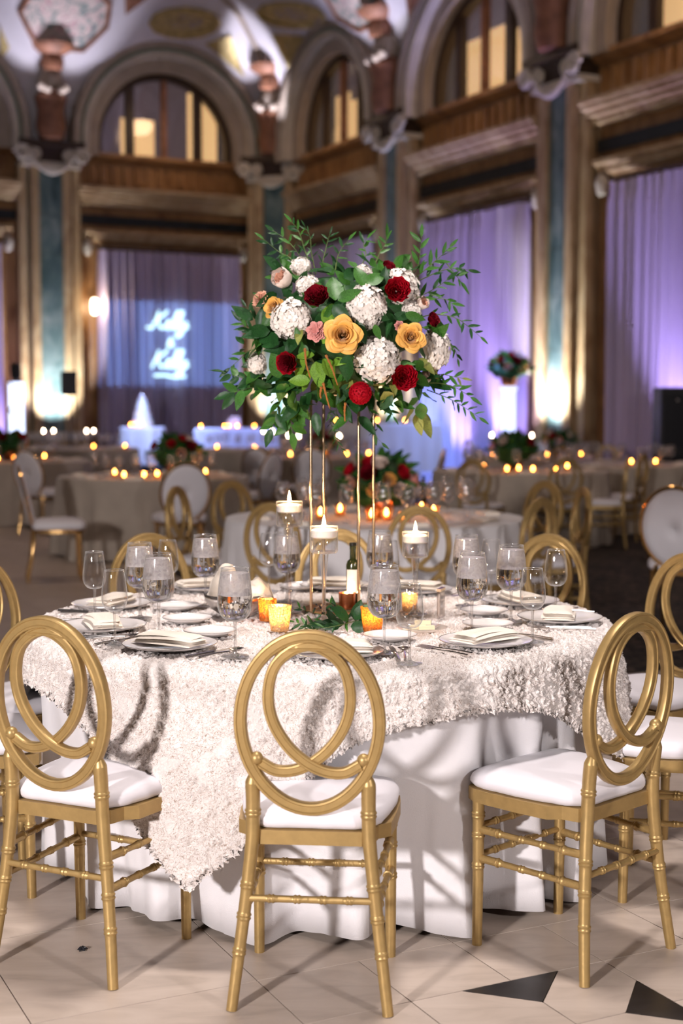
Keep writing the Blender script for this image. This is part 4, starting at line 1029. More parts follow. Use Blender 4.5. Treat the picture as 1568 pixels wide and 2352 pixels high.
# bottle
p = on_z(810, 1398, ZS); root = empty('oil_bottle', (p.x, p.y, ZS)); tag(root, 'dark green glass bottle with a white label behind the gold rods', 'bottle')
mb = MB(); mb.lathe([(.0001, 0), (.021, 0), (.0225, .003), (.0225, .150), (.019, .162), (.0105, .170), (.0100, .200), (.0112, .203), (.0112, .214), (.0001, .214)], 24); mb.build('bottle_body', 'bottle_glass', root)
mb = MB(); mb.lathe([(.0001, .2145), (.0116, .2145), (.0116, .224), (.0001, .225)], 20); mb.build('cap', 'bottle_cap', root)
mb = MB(); V = []
for i in range(15):
    a = R_(-150 + 120 * i / 14)
    for z in (.055, .135): V.append((.0231 * math.cos(a), .0231 * math.sin(a), z))
mb.grid(V, 15, 2); lb = mb.build('paper_label', 'paper', root, fix=False)
mb = MB()
for zz, a0, a1 in ((.104, -112, -68), (.098, -118, -62), (.085, -104, -76)):
    V = []
    for i in range(9):
        a = R_(a0 + (a1 - a0) * i / 8)
        for dz in (0, .0012): V.append((.0233 * math.cos(a), .0233 * math.sin(a), zz + dz))
    mb.grid(V, 9, 2)
mb.build('label_print', 'print', lb, fix=False)
# bread bowl with napkin
p = on_z(545, 1412, ZS); root = empty('bread_bowl', (p.x, p.y, ZS - .002)); tag(root, 'ribbed silver bowl holding a white napkin, left of the candles', 'bowl')
V = []; n = 72; prof = [(.035, 0), (.055, .004), (.085, .026), (.103, .055), (.109, .074), (.106, .074), (.098, .055), (.08, .03), (.05, .010), (.001, .009)]
for r, z in prof:
    for i in range(n): a = 2 * PI * i / n; q = r * (1 + .022 * math.cos(a * 36) * (r > .05)); V.append((q * math.cos(a), q * math.sin(a), z))
mb = MB(); mb.add(V, [(j * n + i, j * n + (i + 1) % n, (j + 1) * n + (i + 1) % n, (j + 1) * n + i) for j in range(len(prof) - 1) for i in range(n)] + [tuple(range(n - 1, -1, -1))]); mb.build('bowl_shell', 'silver_rim', root, angle=None)
def lump(c, rx, ry, rz, seed, am=.25, n=36, m=22, squash=None):
    V = []; o_ = Vector((seed * 3.1, seed * 1.7, 0))
    for j in range(m + 1):
        th = PI * j / m
        for i in range(n):
            a = 2 * PI * i / n; d = Vector((math.sin(th) * math.cos(a), math.sin(th) * math.sin(a), math.cos(th)))
            k = 1 + am * (mnoise.noise(d * 1.6 + o_) + .5 * abs(mnoise.noise(d * 4 + o_)) - .2); V.append((c[0] + d.x * rx * k, c[1] + d.y * ry * k, c[2] + d.z * rz * k))
    return V, [(j * n + i, j * n + (i + 1) % n, (j + 1) * n + (i + 1) % n, (j + 1) * n + i) for j in range(m) for i in range(n)]
def napkin_sail(pts, th=.002):
    """a hanging fold of cloth: loft through rows of points"""
    rows = [smooth_path(r, 16) for r in pts]; cols = []
    for k in range(16): cols.append(smooth_path([r[k] for r in rows], 18))
    V = [p + Vector((mnoise.noise(p * 38), mnoise.noise(p * 38 + Vector((7, 0, 0))), mnoise.noise(p * 38 + Vector((0, 7, 0))))) * .007 + Vector((0, 0, .004 * math.sin(p.x * 130 + p.y * 60))) for c_ in cols for p in c_]; mb = MB(); mb.grid(V, 16, 18); return mb
nr = empty('bread_napkin', (p.x, p.y, ZS + .012)); tag(nr, 'white cloth napkin gathered in the silver bread bowl', 'napkin')
for pts in ([[(-.095, -.02, .055), (-.08, .02, .10), (-.055, .03, .135), (-.03, .02, .140)], [(-.088, -.045, .05), (-.07, -.03, .105), (-.045, -.02, .150), (-.015, -.01, .150)], [(-.05, -.075, .045), (-.035, -.06, .09), (-.015, -.045, .130), (.01, -.03, .110)], [(.0, -.085, .045), (.005, -.065, .06), (.02, -.04, .07), (.03, -.01, .055)]],
            [[(.0, -.03, .045), (.02, -.06, .075), (.04, -.075, .085), (.05, -.085, .055)], [(.02, 0, .07), (.045, -.03, .105), (.075, -.05, .100), (.09, -.06, .055)], [(.04, .03, .07), (.07, .01, .105), (.10, -.01, .095), (.118, -.02, .050)], [(.05, .06, .045), (.07, .05, .075), (.10, .04, .065), (.115, .03, .040)]],
            [[(-.09, .03, .05), (-.05, .05, .09), (0, .06, .10), (.05, .07, .05)], [(-.07, -.01, .06), (-.03, 0, .10), (.01, .01, .11), (.06, .02, .06)], [(-.06, -.05, .05), (-.02, -.04, .07), (.02, -.03, .08), (.07, -.03, .05)]]):
    mb = napkin_sail(pts); o = mb.build('cloth_fold', 'napkin', nr, fix=False, angle=None); sm = o.modifiers.new('t', 'SOLIDIFY'); sm.thickness = .003
# table number stand seen edge-on, and butter dish
p = on_z(1012, 1420, ZS); root = empty('table_number', (p.x, p.y, ZS), R_(72)); tag(root, 'clear table number card on edge, standing beside the goblets', 'sign')
mb = MB(); mb.box((0, 0, .046), (.06, .012, .088)); mb.build('acrylic_block', 'acrylic', root, smooth=False)
mb = MB(); mb.box((0, 0, .0945), (.062, .014, .009)); mb.build('top_edge', 'rod_gold', root, smooth=False)
mb = MB(); mb.box((0, 0, .047), (.052, .002, .07)); mb.build('card', 'paper', root, smooth=False)
p = on_z(968, 1447, ZS); root = empty('butter_dish', (p.x, p.y, ZS - .002)); tag(root, 'clear glass butter dish right of the near wine glass', 'dish')
mb = MB(); mb.lathe([(.001, .004), (.05, .004), (.078, .012), (.080, .012), (.052, .0015), (.001, .0015)], 36); mb.build('glass_dish', 'acrylic', root)
for dx, dy, r, wh in ((-.012, .006, .1, 'left'), (.014, -.008, .2, 'front'), (.005, .015, -.2, 'top')):
    mb = MB(); mb.box((0, 0, 0), (.05, .014, .012)); o = mb.build('butter_pat', 'butter'); o.location = (p.x + dx, p.y + dy, ZS + .0085 + .0125 * (dy > .01)); o.rotation_euler = (0, 0, r)
    tag(o, wh + ' stick of pale butter on the clear glass dish', 'butter', 'butter sticks on the glass dish')

# ================================================================== FLOWERS
LEAVES = {}
def leaf_mesh(shape, m):
    if (shape, m) in LEAVES: return LEAVES[(shape, m)]
    wmax, pk, droop = {'broad': (.56, .40, .16), 'ovate': (.44, .38, .14), 'ruscus': (.27, .42, .10), 'narrow': (.17, .45, .14)}[shape]
    ns, nw = 9, 5; V = []
    for i in range(ns):
        f = i / (ns - 1); wd = wmax * .5 * (math.sin(PI * f ** (math.log(.5) / math.log(pk)))) ** .85 if 0 < f < 1 else .0
        wd = max(wd, .006 if f < .5 else .001)
        for j in range(nw):
            g = -1 + 2 * j / (nw - 1); V.append((g * wd, f, .20 * abs(g) * wd - droop * f * f + .012 * math.sin(f * 11 + g * 2)))
    mb = MB(); mb.grid(V, ns, nw); me = mb.mesh('leaf', m, fix=False, angle=None); LEAVES[(shape, m)] = me; return me
def aim_matrix(loc, direc, nrm, s):
    y = Vector(direc).normalized(); z = Vector(nrm); z = (z - y * z.dot(y)); z = z.normalized() if z.length > 1e-4 else y.orthogonal().normalized(); x = y.cross(z)
    return Matrix.LocRotScale(Vector(loc), Matrix((x, y, z)).transposed().to_quaternion(), Vector((s, s, s)))
def put_leaf(parent, loc, direc, size, shape='ovate', m='leaf', nrm=None):
    nrm = nrm or Vector((rng.normal(0, .45), -1 + rng.normal(0, .3), .55 + rng.normal(0, .4)))
    o = link('leaf', leaf_mesh(shape, m), parent); o.matrix_basis = aim_matrix(loc, direc, nrm, size); return o
def branch(parent, pts, n, size, shape, mats, spread=45, stem_r=.0022, name='foliage_branch', both=True, tip=True, label=None):
    P = smooth_path(pts, 24); root = empty(name); root.parent = parent
    if label: root['label'] = label
    mb = MB(); mb.tube(P, [stem_r * (1 - .75 * i / 23) for i in range(24)], 5); mb.build('twig', 'stem', root)
    for k in range(n):
        f = .15 + .85 * (k + .5) / n; i = min(22, int(f * 23)); T = (P[i + 1] - P[i]).normalized()
        side = T.cross(Vector((0, -1, .3))).normalized() * (1 if k % 2 else -1)
        a = R_(spread + rng.normal(0, 13)); d = T * math.cos(a) + side * math.sin(a) + Vector((0, rng.normal(0, .35), rng.normal(0, .12)))
        if tip and k == n - 1: d = T
        put_leaf(root, P[i], d, size * rng.uniform(.75, 1.15), shape, mats[int(rng.integers(len(mats)))])
    return root
# --- blooms
PET = {}
# each ring: base radius, height, half-width angle, outward curl, petals
ROSE_RINGS = [(.05, .66, 2.4, .0, 2), (.12, .67, 1.7, .01, 3), (.20, .66, 1.45, .03, 3), (.30, .64, 1.25, .06, 3), (.42, .59, 1.10, .11, 4), (.55, .52, .95, .18, 4), (.67, .43, .84, .24, 5), (.75, .31, .80, .30, 5)]
CUP_RINGS = [(.06, .60, 2.2, .0, 2), (.15, .63, 1.5, .02, 3), (.26, .64, 1.2, .05, 4), (.38, .63, 1.0, .05, 5), (.50, .62, .95, .05, 5), (.62, .60, .9, .05, 5), (.74, .54, .85, .06, 5), (.84, .44, .85, .06, 5)]
GARDEN_RINGS = [(.07, .50, 2.0, .02, 3), (.18, .55, 1.3, .03, 4), (.32, .58, 1.0, .03, 5), (.46, .62, .95, .0, 5), (.66, .80, .95, -.08, 4), (.80, .86, 1.0, -.16, 4)]
def petals(kind, mats):
    key = (kind, tuple(mats))
    if key in PET: return PET[key]
    out = []; r_ = random.Random(sum(map(ord, kind))); rings = {'rose': ROSE_RINGS, 'cup': CUP_RINGS, 'garden': GARDEN_RINGS}[kind]; nu, nv = 11, 8
    for ri, (rho, H, wd, curl, n) in enumerate(rings):
        for k in range(n):
            th = 2 * PI * (k + .5 * (ri % 2) + r_.uniform(-.1, .1)) / n + ri * .35; V = []; hh = H * r_.uniform(.94, 1.05)
            for i in range(nu):
                u = -1 + 2 * i / (nu - 1)
                for j in range(nv):
                    v = j / (nv - 1); point = (.03 + .018 * (ri - 3)) * (1 - abs(u)) ** 1.3 if kind == 'rose' and ri > 2 else 0
                    ruf = (.05 * math.sin(7 * u + 3 * k + ri) * v * v) if kind != 'rose' else 0
                    tipv = 1 - .20 * abs(u) ** 2.4 + point
                    r = rho * (.25 + .75 * math.sin(v * PI / 2) ** .8) + curl * v ** 3 * (1 + .35 * (1 - u * u)) + (point * 1.6 * v ** 3 if ri > 4 else 0) - (.07 * abs(u) ** 3 * v * v if kind == 'rose' and ri > 4 else 0) + .035 * u * v + ruf
                    z = -.35 + (hh + .35) * v * tipv - max(0, curl) * .95 * v ** 6; a = th + u * wd * (1 - .12 * v * v)
                    V.append((r * math.cos(a), r * math.sin(a), z))
            mb = MB(); mb.grid(V, nu, nv); m = mats[0] if ri >= len(rings) - (2 if len(mats) > 1 else 9) else mats[-1]
            out.append(mb.mesh('petal', m, fix=False, angle=None))
    PET[key] = out; return out
def rose(parent, loc, direc, size, mats, kind='rose', name='rose', label=None):
    root = empty(name); root.parent = parent
    z = Vector(direc).normalized(); q = z.to_track_quat('Z', 'Y') @ Euler((0, 0, rng.uniform(0, 6.28))).to_quaternion()
    root.matrix_basis = Matrix.LocRotScale(Vector(loc), q, Vector((size,) * 3))
    if label: root['label'] = label
    for me in petals(kind, mats): link('petal', me, root)
    return root
def hydrangea_mesh(seed, n=120):
    r_ = random.Random(seed); mb = MB()
    for k in range(n):
        f = (k + .5) / n; th = math.acos(1 - 1.75 * f); ph = PI * (1 + 5 ** .5) * k
        d = Vector((math.sin(th) * math.cos(ph), math.sin(th) * math.sin(ph), math.cos(th))); R = 1 + r_.uniform(-.12, .07)
        q = d.to_track_quat('Z', 'Y') @ Euler((r_.uniform(-.4, .4), r_.uniform(-.4, .4), r_.uniform(0, 6.28))).to_quaternion(); c = d * R; s_ = .235 * r_.uniform(.85, 1.2)
        for p_ in range(4):
            a = PI / 2 * p_; V = []
            for rr, ww, zz in ((.06, .10, 0), (.5, .44, .10), (.85, .48, .13), (1.05, .22, .06)):
                for sg in (-1, 0, 1):
                    x, y, z = rr, sg * ww, zz + (.07 if sg else 0) ; X, Y = x * math.cos(a) - y * math.sin(a), x * math.sin(a) + y * math.cos(a); V.append(c + q @ Vector((X * s_, Y * s_, z * s_ * 1.4)))
            mb.grid(V, 4, 3)
    mb2 = mb; mb2.sphere((0, 0, -.02), .93, 16, 10); return mb2.mesh('florets', 'hydrangea_white', fix=False, angle=None)
HY = [hydrangea_mesh(s) for s in (1, 2)]
def hydrangea(parent, loc, direc, size, sy=1., label='white hydrangea head', sx=1.):
    root = empty('hydrangea'); root.parent = parent; root['label'] = label
    q = Vector(direc).normalized().to_track_quat('Z', 'Y') @ Euler((0, 0, 0)).to_quaternion(); root.matrix_basis = Matrix.LocRotScale(Vector(loc), q, Vector((size * sx, size * sy, size * .9)))
    o = link('florets', HY[int(rng.integers(2))], root); o['kind'] = 'stuff'; return root
def carnation_mesh(m):
    mb = MB()
    for ly in range(5):
        n, nr_ = 60, 6; V = []; rr = 1 - .16 * ly; up = .12 + .14 * ly
        for i in range(n):
            a = 2 * PI * i / n + ly
            for j in range(nr_):
                f = (j + .2) / (nr_ - .8); r = rr * f * (1 + .10 * math.sin(7 * a + ly) * f); V.append((r * math.cos(a), r * math.sin(a), up * f ** 1.2 + .11 * f * f * math.sin(15 * a + 2 * ly) + .05 * f * math.sin(29 * a)))
        mb.grid(V, n, nr_, closeu=True)
    return mb.mesh('ruffled_petals', m, fix=False, angle=None)
CARN = {k: carnation_mesh(k) for k in ('pink', 'rose_peach')}
def carnation(parent, loc, direc, size, m='pink', label='pink carnation'):
    root = empty('carnation'); root.parent = parent; root['label'] = label
    root.matrix_basis = Matrix.LocRotScale(Vector(loc), Vector(direc).normalized().to_track_quat('Z', 'Y'), Vector((size,) * 3)); link('ruffled_petals', CARN[m], root)
def dahlia_mesh(m, n=110):
    mb = MB()
    for k in range(n):
        f = (k + .5) / n; th = math.acos(1 - 1.7 * f); ph = PI * (1 + 5 ** .5) * k; d = Vector((math.sin(th) * math.cos(ph), math.sin(th) * math.sin(ph), math.cos(th))); q = d.to_track_quat('Z', 'Y'); s_ = .24; V = []
        for rr, ww in ((.0, .5), (.5, .75), (1.0, .35)):
            for sg in (-1, 0, 1): V.append(d * (.80 + .2 * rr) + q @ Vector((sg * ww * s_ * .6, (rr - .3) * s_ * .8, (.12 if sg else -.08) * s_)))
        mb.grid(V, 3, 3)
    mb.sphere((0, 0, 0), .8, 12, 8); return mb.mesh('dahlia_petals', m, fix=False, angle=None)

# --- the tall stand
BY = 4.78
fs_ = empty('flower_stand', (.005, BY, ZS - .003)); tag(fs_, 'tall gold rod stand carrying the big bouquet', 'flower stand')
ztop = on_y(785, 905, BY).z - ZS; rods = [(-.106, -.085), (-.066, .072), (.052, -.062), (.105, .095)]
for x, y in rods: mb = MB(); mb.tube([(x, y, .006), (x, y, ztop)], .0052, 10); mb.build('rod', 'rod_gold', fs_)
for zz in (.006, ztop):
    loop = [rods[0], rods[2], rods[3], rods[1]]
    for i in range(4): a, b = loop[i], loop[(i + 1) % 4]; mb = MB(); mb.tube([(a[0], a[1], zz), (b[0], b[1], zz)], .0050, 8); mb.build('crossbar', 'rod_gold', fs_)
mb = MB(); mb.extrude([(loop[i][0] * 1.0, loop[i][1]) for i in range(4)], ztop + .004, ztop + .010); mb.build('top_plate', 'rod_gold', fs_, smooth=False)

# --- the bouquet
bq = empty('flower_arrangement', (.005, BY, ZS + ztop + .012)); tag(bq, 'lush tall bouquet of white, red and yellow blooms with trailing greenery', 'flower arrangement')
B0 = bq.location.copy(); BC = (785, 775)
def fl(x, y, d): return on_y(x, y, BY - d) - B0
def dome(x, y): r = math.hypot((x - BC[0]) / 265, (y - BC[1]) / 215); return .30 * math.sqrt(max(0, 1 - r * r))
def outward(x, y, k=1.0): return Vector(((x - BC[0]) / 265 * .8, -max(.25, math.sqrt(max(0, 1 - (((x - BC[0]) / 265) ** 2 + ((y - BC[1]) / 215) ** 2)))) * k, -(y - BC[1]) / 215 * .8 + .1))
PXM = F_PX / 4.6
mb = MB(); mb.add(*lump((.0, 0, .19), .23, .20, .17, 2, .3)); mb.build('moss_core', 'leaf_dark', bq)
def R__(x, y, r, mats, kind='rose', extra=.02, lab=None, dirn=None): return rose(bq, fl(x, y, dome(x, y) + extra), dirn or outward(x, y), r / PXM, mats, kind, label=lab)
hyd = [(668, 733, 46, 1.0, 'white hydrangea head on the left'), (840, 703, 44, 1.2, 'tall white hydrangea head above the yellow rose'), (922, 658, 40, 1.1, 'white hydrangea behind a red rose'), (864, 826, 52, 1.0, 'largest white hydrangea head, lower centre'), (1000, 800, 36, 1.35, 'white hydrangea on the right side'), (590, 835, 24, 1., 'small white bloom among leaves at lower left'), (832, 628, 22, 1., 'small white bloom at the top'), (690, 612, 24, .9, 'pale bloom behind the peach rose'), (705, 655, 26, 1., 'white bloom left of the dark rose'), (945, 712, 24, .8, 'white bloom on the upper right')]
for x, y, r, sy, lb in hyd: hydrangea(bq, fl(x, y, dome(x, y) - .02), outward(x, y), r / PXM * .92, sy, lb)
R__(786, 770, 36, ['rose_yellow'], extra=.05, lab='large open yellow rose', dirn=(.05, -1, .12)); R__(943, 775, 29, ['rose_yellow'], extra=.03, lab='yellow rose on the right', dirn=(.25, -1, .2)); R__(628, 706, 22, ['rose_yellow'], extra=.0, lab='yellow rose half hidden on the left')
R__(728, 683, 30, ['rose_dark'], 'cup', .03, 'dark crimson rose'); R__(912, 666, 31, ['rose_red'], 'cup', .075, 'red rose in front of a white hydrangea', (.1, -1, .1)); R__(661, 833, 28, ['rose_red', 'rose_dark'], 'cup', .02, 'red rose at lower left'); R__(928, 867, 32, ['rose_red'], 'cup', .05, 'bright red rose at lower right', (.1, -1, -.05))
R__(992, 736, 20, ['rose_dark'], 'cup', .0, 'dark red rose at the right rim'); R__(892, 613, 17, ['rose_dark'], 'cup', .0, 'dark red rose at the top'); R__(655, 645, 34, ['rose_cream', 'rose_peach'], 'garden', .02, 'cream garden rose with a peach heart', (-.62, -.75, .42))
R__(965, 700, 22, ['rose_cream', 'rose_peach'], 'garden', .0, 'peach rose on the right'); R__(975, 862, 20, ['rose_cream'], 'cup', -.02, 'pale peach rose under the right hydrangea')
carnation(bq, fl(727, 762, dome(727, 762) + .02), outward(727, 762), 23 / PXM, 'pink', 'pink carnation left of the yellow rose'); carnation(bq, fl(598, 688, dome(598, 688) + .01), outward(598, 688), 21 / PXM, 'rose_peach', 'peach carnation at the left rim'); carnation(bq, fl(917, 750, dome(917, 750) + .01), outward(917, 750), 13 / PXM, 'pink', 'pink bud beside the right yellow rose')
dz = empty('dahlia'); dz.parent = bq; dz['label'] = 'red pompon dahlia at the bottom'; dz.matrix_basis = Matrix.LocRotScale(fl(827, 903, .275), Vector((.05, -1, -.1)).to_track_quat('Z', 'Y'), Vector((26 / PXM,) * 3)); link('dahlia_petals', dahlia_mesh('rose_red'), dz)
# hanging orange amaranth tassels
for pts in ([(748, 815), (762, 845), (775, 885)], [(742, 880), (748, 905), (757, 938)], [(700, 800), (703, 835), (712, 868)], [(793, 925), (791, 945), (792, 968)], [(738, 888), (735, 905), (737, 915)]):
    P = smooth_path([fl(x, y, dome(x, min(y, 930)) + .04) for x, y in pts], 14); mb = MB(); mb.tube(P, [.0042 * (1 - .55 * i / 13) * (1 + .3 * math.sin(i * 2.3)) for i in range(14)], 7); o = mb.build('amaranth_tassel', 'orange_tassel', bq); o['label'] = 'hanging orange amaranth tassel'
# big single leaves among the blooms: (x, y, dx, dy, length px, shape, material)
big = [(770, 690, -5, -60, 75, 'broad', 'leaf'), (765, 700, 35, 40, 60, 'broad', 'leaf_dark'), (775, 690, 38, -18, 60, 'ovate', 'leaf'), (770, 700, -22, 30, 45, 'broad', 'leaf'), (838, 660, -18, -45, 60, 'broad', 'leaf'), (842, 655, 40, -32, 62, 'broad', 'leaf'), (790, 640, 38, -22, 62, 'broad', 'leaf_dark'), (745, 745, 18, -45, 58, 'broad', 'leaf_light'), (740, 790, 20, -20, 48, 'broad', 'leaf_light'), (800, 815, -8, 60, 66, 'broad', 'leaf_dark'), (815, 740, 20, 40, 55, 'broad', 'leaf_dark'),
       (635, 640, -30, -18, 62, 'broad', 'leaf'), (640, 622, -38, -8, 50, 'ovate', 'leaf_dark'), (600, 690, -15, -25, 50, 'broad', 'leaf'), (690, 755, -6, 25, 45, 'ovate', 'leaf_olive'), (640, 790, -55, -20, 75, 'broad', 'leaf_dark'), (620, 760, -55, 0, 70, 'ovate', 'leaf_dark'), (600, 790, -45, 35, 70, 'ovate', 'leaf'), (585, 770, -40, -22, 60, 'ovate', 'leaf_dark'), (640, 870, -12, -70, 80, 'ovate', 'leaf'), (615, 880, -60, 15, 72, 'broad', 'leaf_dark'), (600, 900, -40, 18, 55, 'broad', 'leaf_dark'),
       (560, 790, -30, -30, 50, 'ruscus', 'leaf_dark'), (565, 800, -35, 10, 32, 'broad', 'leaf_dark'), (700, 820, -20, 40, 60, 'broad', 'leaf_light'), (725, 830, 10, 50, 62, 'broad', 'leaf_light'), (740, 825, 30, 40, 60, 'broad', 'leaf_light'), (755, 835, 28, -5, 50, 'broad', 'leaf_light'), (715, 850, -25, 45, 60, 'broad', 'leaf_light'), (735, 860, 5, 60, 62, 'broad', 'leaf'), (760, 870, 30, 45, 56, 'broad', 'leaf_light'), (722, 815, -38, 2, 48, 'ovate', 'leaf_light'), (712, 875, -40, -2, 50, 'broad', 'leaf_light'), (745, 905, 25, 25, 50, 'broad', 'leaf'),
       (715, 905, -18, 36, 55, 'broad', 'leaf_dark'), (780, 910, 10, 50, 60, 'broad', 'leaf'), (880, 900, 30, 42, 62, 'broad', 'leaf_olive'), (900, 905, -22, 30, 48, 'broad', 'leaf_dark'), (920, 920, -6, 45, 60, 'ovate', 'leaf'), (945, 915, 12, 50, 60, 'broad', 'leaf'), (965, 925, 5, 45, 56, 'broad', 'leaf'), (975, 900, 30, 40, 60, 'broad', 'leaf'), (940, 940, -10, 55, 66, 'broad', 'leaf_olive'), (960, 945, 25, 40, 72, 'broad', 'leaf_olive'), (955, 950, 12, 50, 55, 'ovate', 'leaf_olive'), (1000, 760, 40, -8, 62, 'broad', 'leaf'), (960, 800, 30, 30, 50, 'ovate', 'leaf_dark'), (955, 830, 25, 28, 55, 'ovate', 'leaf'),
       (860, 745, 12, 35, 40, 'ovate', 'leaf'), (900, 740, -15, 30, 44, 'ovate', 'leaf_dark'), (690, 790, -10, -30, 40, 'ovate', 'leaf'), (655, 880, -25, 60, 70, 'ovate', 'leaf'), (670, 900, 5, 65, 72, 'ovate', 'leaf'), (690, 910, 20, 40, 60, 'ovate', 'leaf_dark'), (640, 905, -25, 50, 66, 'ovate', 'leaf_olive'), (625, 860, -35, 35, 60, 'ovate', 'leaf'), (880, 640, 15, -35, 45, 'ovate', 'leaf_dark'), (815, 615, -20, -30, 45, 'ovate', 'leaf'), (760, 625, -30, -15, 50, 'broad', 'leaf_dark'), (850, 610, 25, -30, 48, 'ovate', 'leaf'), (930, 720, 35, 12, 50, 'ovate', 'leaf'), (980, 690, 30, -15, 48, 'ovate', 'leaf')]
for x, y, dx, dy, L, sh, m in big:
    a = fl(x, y, dome(x, y) + rng.uniform(.0, .035)); b = fl(x + dx, y + dy, dome(x + dx, min(y + dy, 960)) + rng.uniform(.0, .05)); put_leaf(bq, a, b - a, L / PXM, sh, m)
# filler leaves lie under the blooms
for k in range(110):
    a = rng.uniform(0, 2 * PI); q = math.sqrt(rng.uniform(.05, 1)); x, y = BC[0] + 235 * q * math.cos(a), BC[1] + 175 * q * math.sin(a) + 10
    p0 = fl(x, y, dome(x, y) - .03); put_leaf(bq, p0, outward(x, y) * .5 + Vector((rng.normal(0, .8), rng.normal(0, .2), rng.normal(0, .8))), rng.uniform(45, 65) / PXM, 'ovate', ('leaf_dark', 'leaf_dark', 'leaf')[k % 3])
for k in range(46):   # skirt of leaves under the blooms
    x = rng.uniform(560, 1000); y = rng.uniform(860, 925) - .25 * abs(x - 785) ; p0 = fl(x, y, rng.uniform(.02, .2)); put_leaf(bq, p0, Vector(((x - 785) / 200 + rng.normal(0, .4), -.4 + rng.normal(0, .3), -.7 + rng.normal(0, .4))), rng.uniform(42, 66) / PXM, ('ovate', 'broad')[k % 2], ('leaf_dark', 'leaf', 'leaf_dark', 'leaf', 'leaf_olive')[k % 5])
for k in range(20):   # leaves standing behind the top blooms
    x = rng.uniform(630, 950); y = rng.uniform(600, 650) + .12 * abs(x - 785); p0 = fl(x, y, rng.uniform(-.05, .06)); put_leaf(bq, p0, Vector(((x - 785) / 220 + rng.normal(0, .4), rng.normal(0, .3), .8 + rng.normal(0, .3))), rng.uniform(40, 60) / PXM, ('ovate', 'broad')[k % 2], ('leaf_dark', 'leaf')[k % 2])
# trailing branches: photo path of the twig with a depth offset at each point
def br(path, n, size, shape, mats, spread=42, **k): branch(bq, [fl(x, y, d) for x, y, d in path], n, size / PXM, shape, mats, spread, **k)
G, D_, Lt, Ol = 'leaf', 'leaf_dark', 'leaf_light', 'leaf_olive'
# top left spray
br([(720, 640, .05), (690, 590, .0), (662, 555, -.03), (625, 528, -.05)], 12, 30, 'ruscus', [D_, G]); br([(720, 635, .05), (700, 575, .02), (685, 530, .0), (668, 508, .0)], 11, 28, 'ruscus', [D_, G]); br([(725, 630, .0), (715, 580, -.03), (712, 545, -.05), (700, 520, -.05)], 10, 26, 'narrow', [D_]); br([(735, 625, .05), (745, 585, .03), (752, 555, .0), (758, 535, .0)], 9, 26, 'narrow', [D_]); br([(690, 625, .05), (665, 592, .03), (640, 578, .0), (600, 545, .0)], 10, 28, 'ruscus', [D_, G])
br([(770, 620, .05), (775, 590, .02), (785, 570, .0), (805, 545, .0)], 7, 28, 'ruscus', [G, D_]); br([(830, 610, .05), (840, 585, .03), (835, 560, .0), (845, 545, .0)], 7, 30, 'ruscus', [G, D_]); br([(860, 610, .05), (872, 580, .03), (885, 560, .0), (888, 540, .0)], 7, 32, 'ruscus', [G])
# top right sprays
br([(930, 650, .05), (958, 615, .05), (965, 575, .05), (968, 535, .05)], 8, 36, 'ruscus', [G]); br([(940, 650, .08), (985, 612, .1), (1010, 590, .1), (1040, 560, .1)], 9, 36, 'ruscus', [G]); br([(950, 650, .05), (1005, 625, .08), (1045, 615, .08), (1085, 622, .08)], 9, 34, 'ruscus', [G, D_]); br([(1025, 605, .08), (1045, 630, .08), (1060, 650, .08)], 5, 32, 'ruscus', [G]); br([(945, 690, .1), (985, 670, .1), (1010, 655, .1), (1030, 640, .1)], 7, 36, 'ruscus', [G, D_]); br([(960, 690, .1), (1000, 685, .12), (1030, 690, .12), (1042, 705, .12)], 8, 30, 'ruscus', [G])
# right sprays
br([(960, 730, .12), (1000, 722, .14), (1045, 730, .14), (1075, 750, .14), (1108, 778, .14)], 12, 27, 'ruscus', [G, D_]); br([(1000, 770, .1), (1030, 785, .1), (1045, 805, .1), (1052, 830, .1)], 6, 26, 'ruscus', [D_, G]); br([(960, 745, .16), (985, 760, .16), (1005, 770, .16)], 5, 32, 'ruscus', [G])
# lower right sprays
br([(960, 880, .1), (1005, 880, .12), (1045, 890, .12), (1085, 915, .12)], 12, 32, 'ruscus', [G]); br([(980, 895, .1), (1030, 915, .12), (1065, 935, .12), (1105, 962, .12)], 12, 26, 'ruscus', [G, D_]); br([(970, 870, .08), (1010, 860, .1), (1040, 865, .1), (1068, 870, .1)], 7, 30, 'ruscus', [G, Ol])
# lower left sprays
br([(680, 860, .1), (620, 865, .1), (560, 868, .1), (512, 855, .1)], 12, 38, 'ovate', [D_, G]); br([(670, 880, .12), (610, 885, .12), (560, 895, .12), (525, 905, .12)], 10, 46, 'ovate', [D_, G]); br([(660, 890, .12), (640, 930, .12), (632, 960, .12), (620, 995, .12)], 9, 44, 'ovate', [G, D_]); br([(680, 900, .12), (668, 940, .12), (668, 970, .12), (672, 1003, .12)], 9, 44, 'ovate', [G]); br([(700, 905, .12), (688, 930, .12), (690, 950, .12)], 5, 42, 'ovate', [G, Lt]); br([(590, 800, .05), (565, 810, .05), (545, 830, .05), (522, 850, .05)], 6, 36, 'ruscus', [D_, G]); br([(600, 760, .05), (570, 755, .05), (550, 735, .05)], 6, 40, 'ruscus', [D_, G]); br([(610, 720, .05), (590, 735, .05), (575, 720, .05), (562, 700, .05)], 5, 34, 'ruscus', [D_])
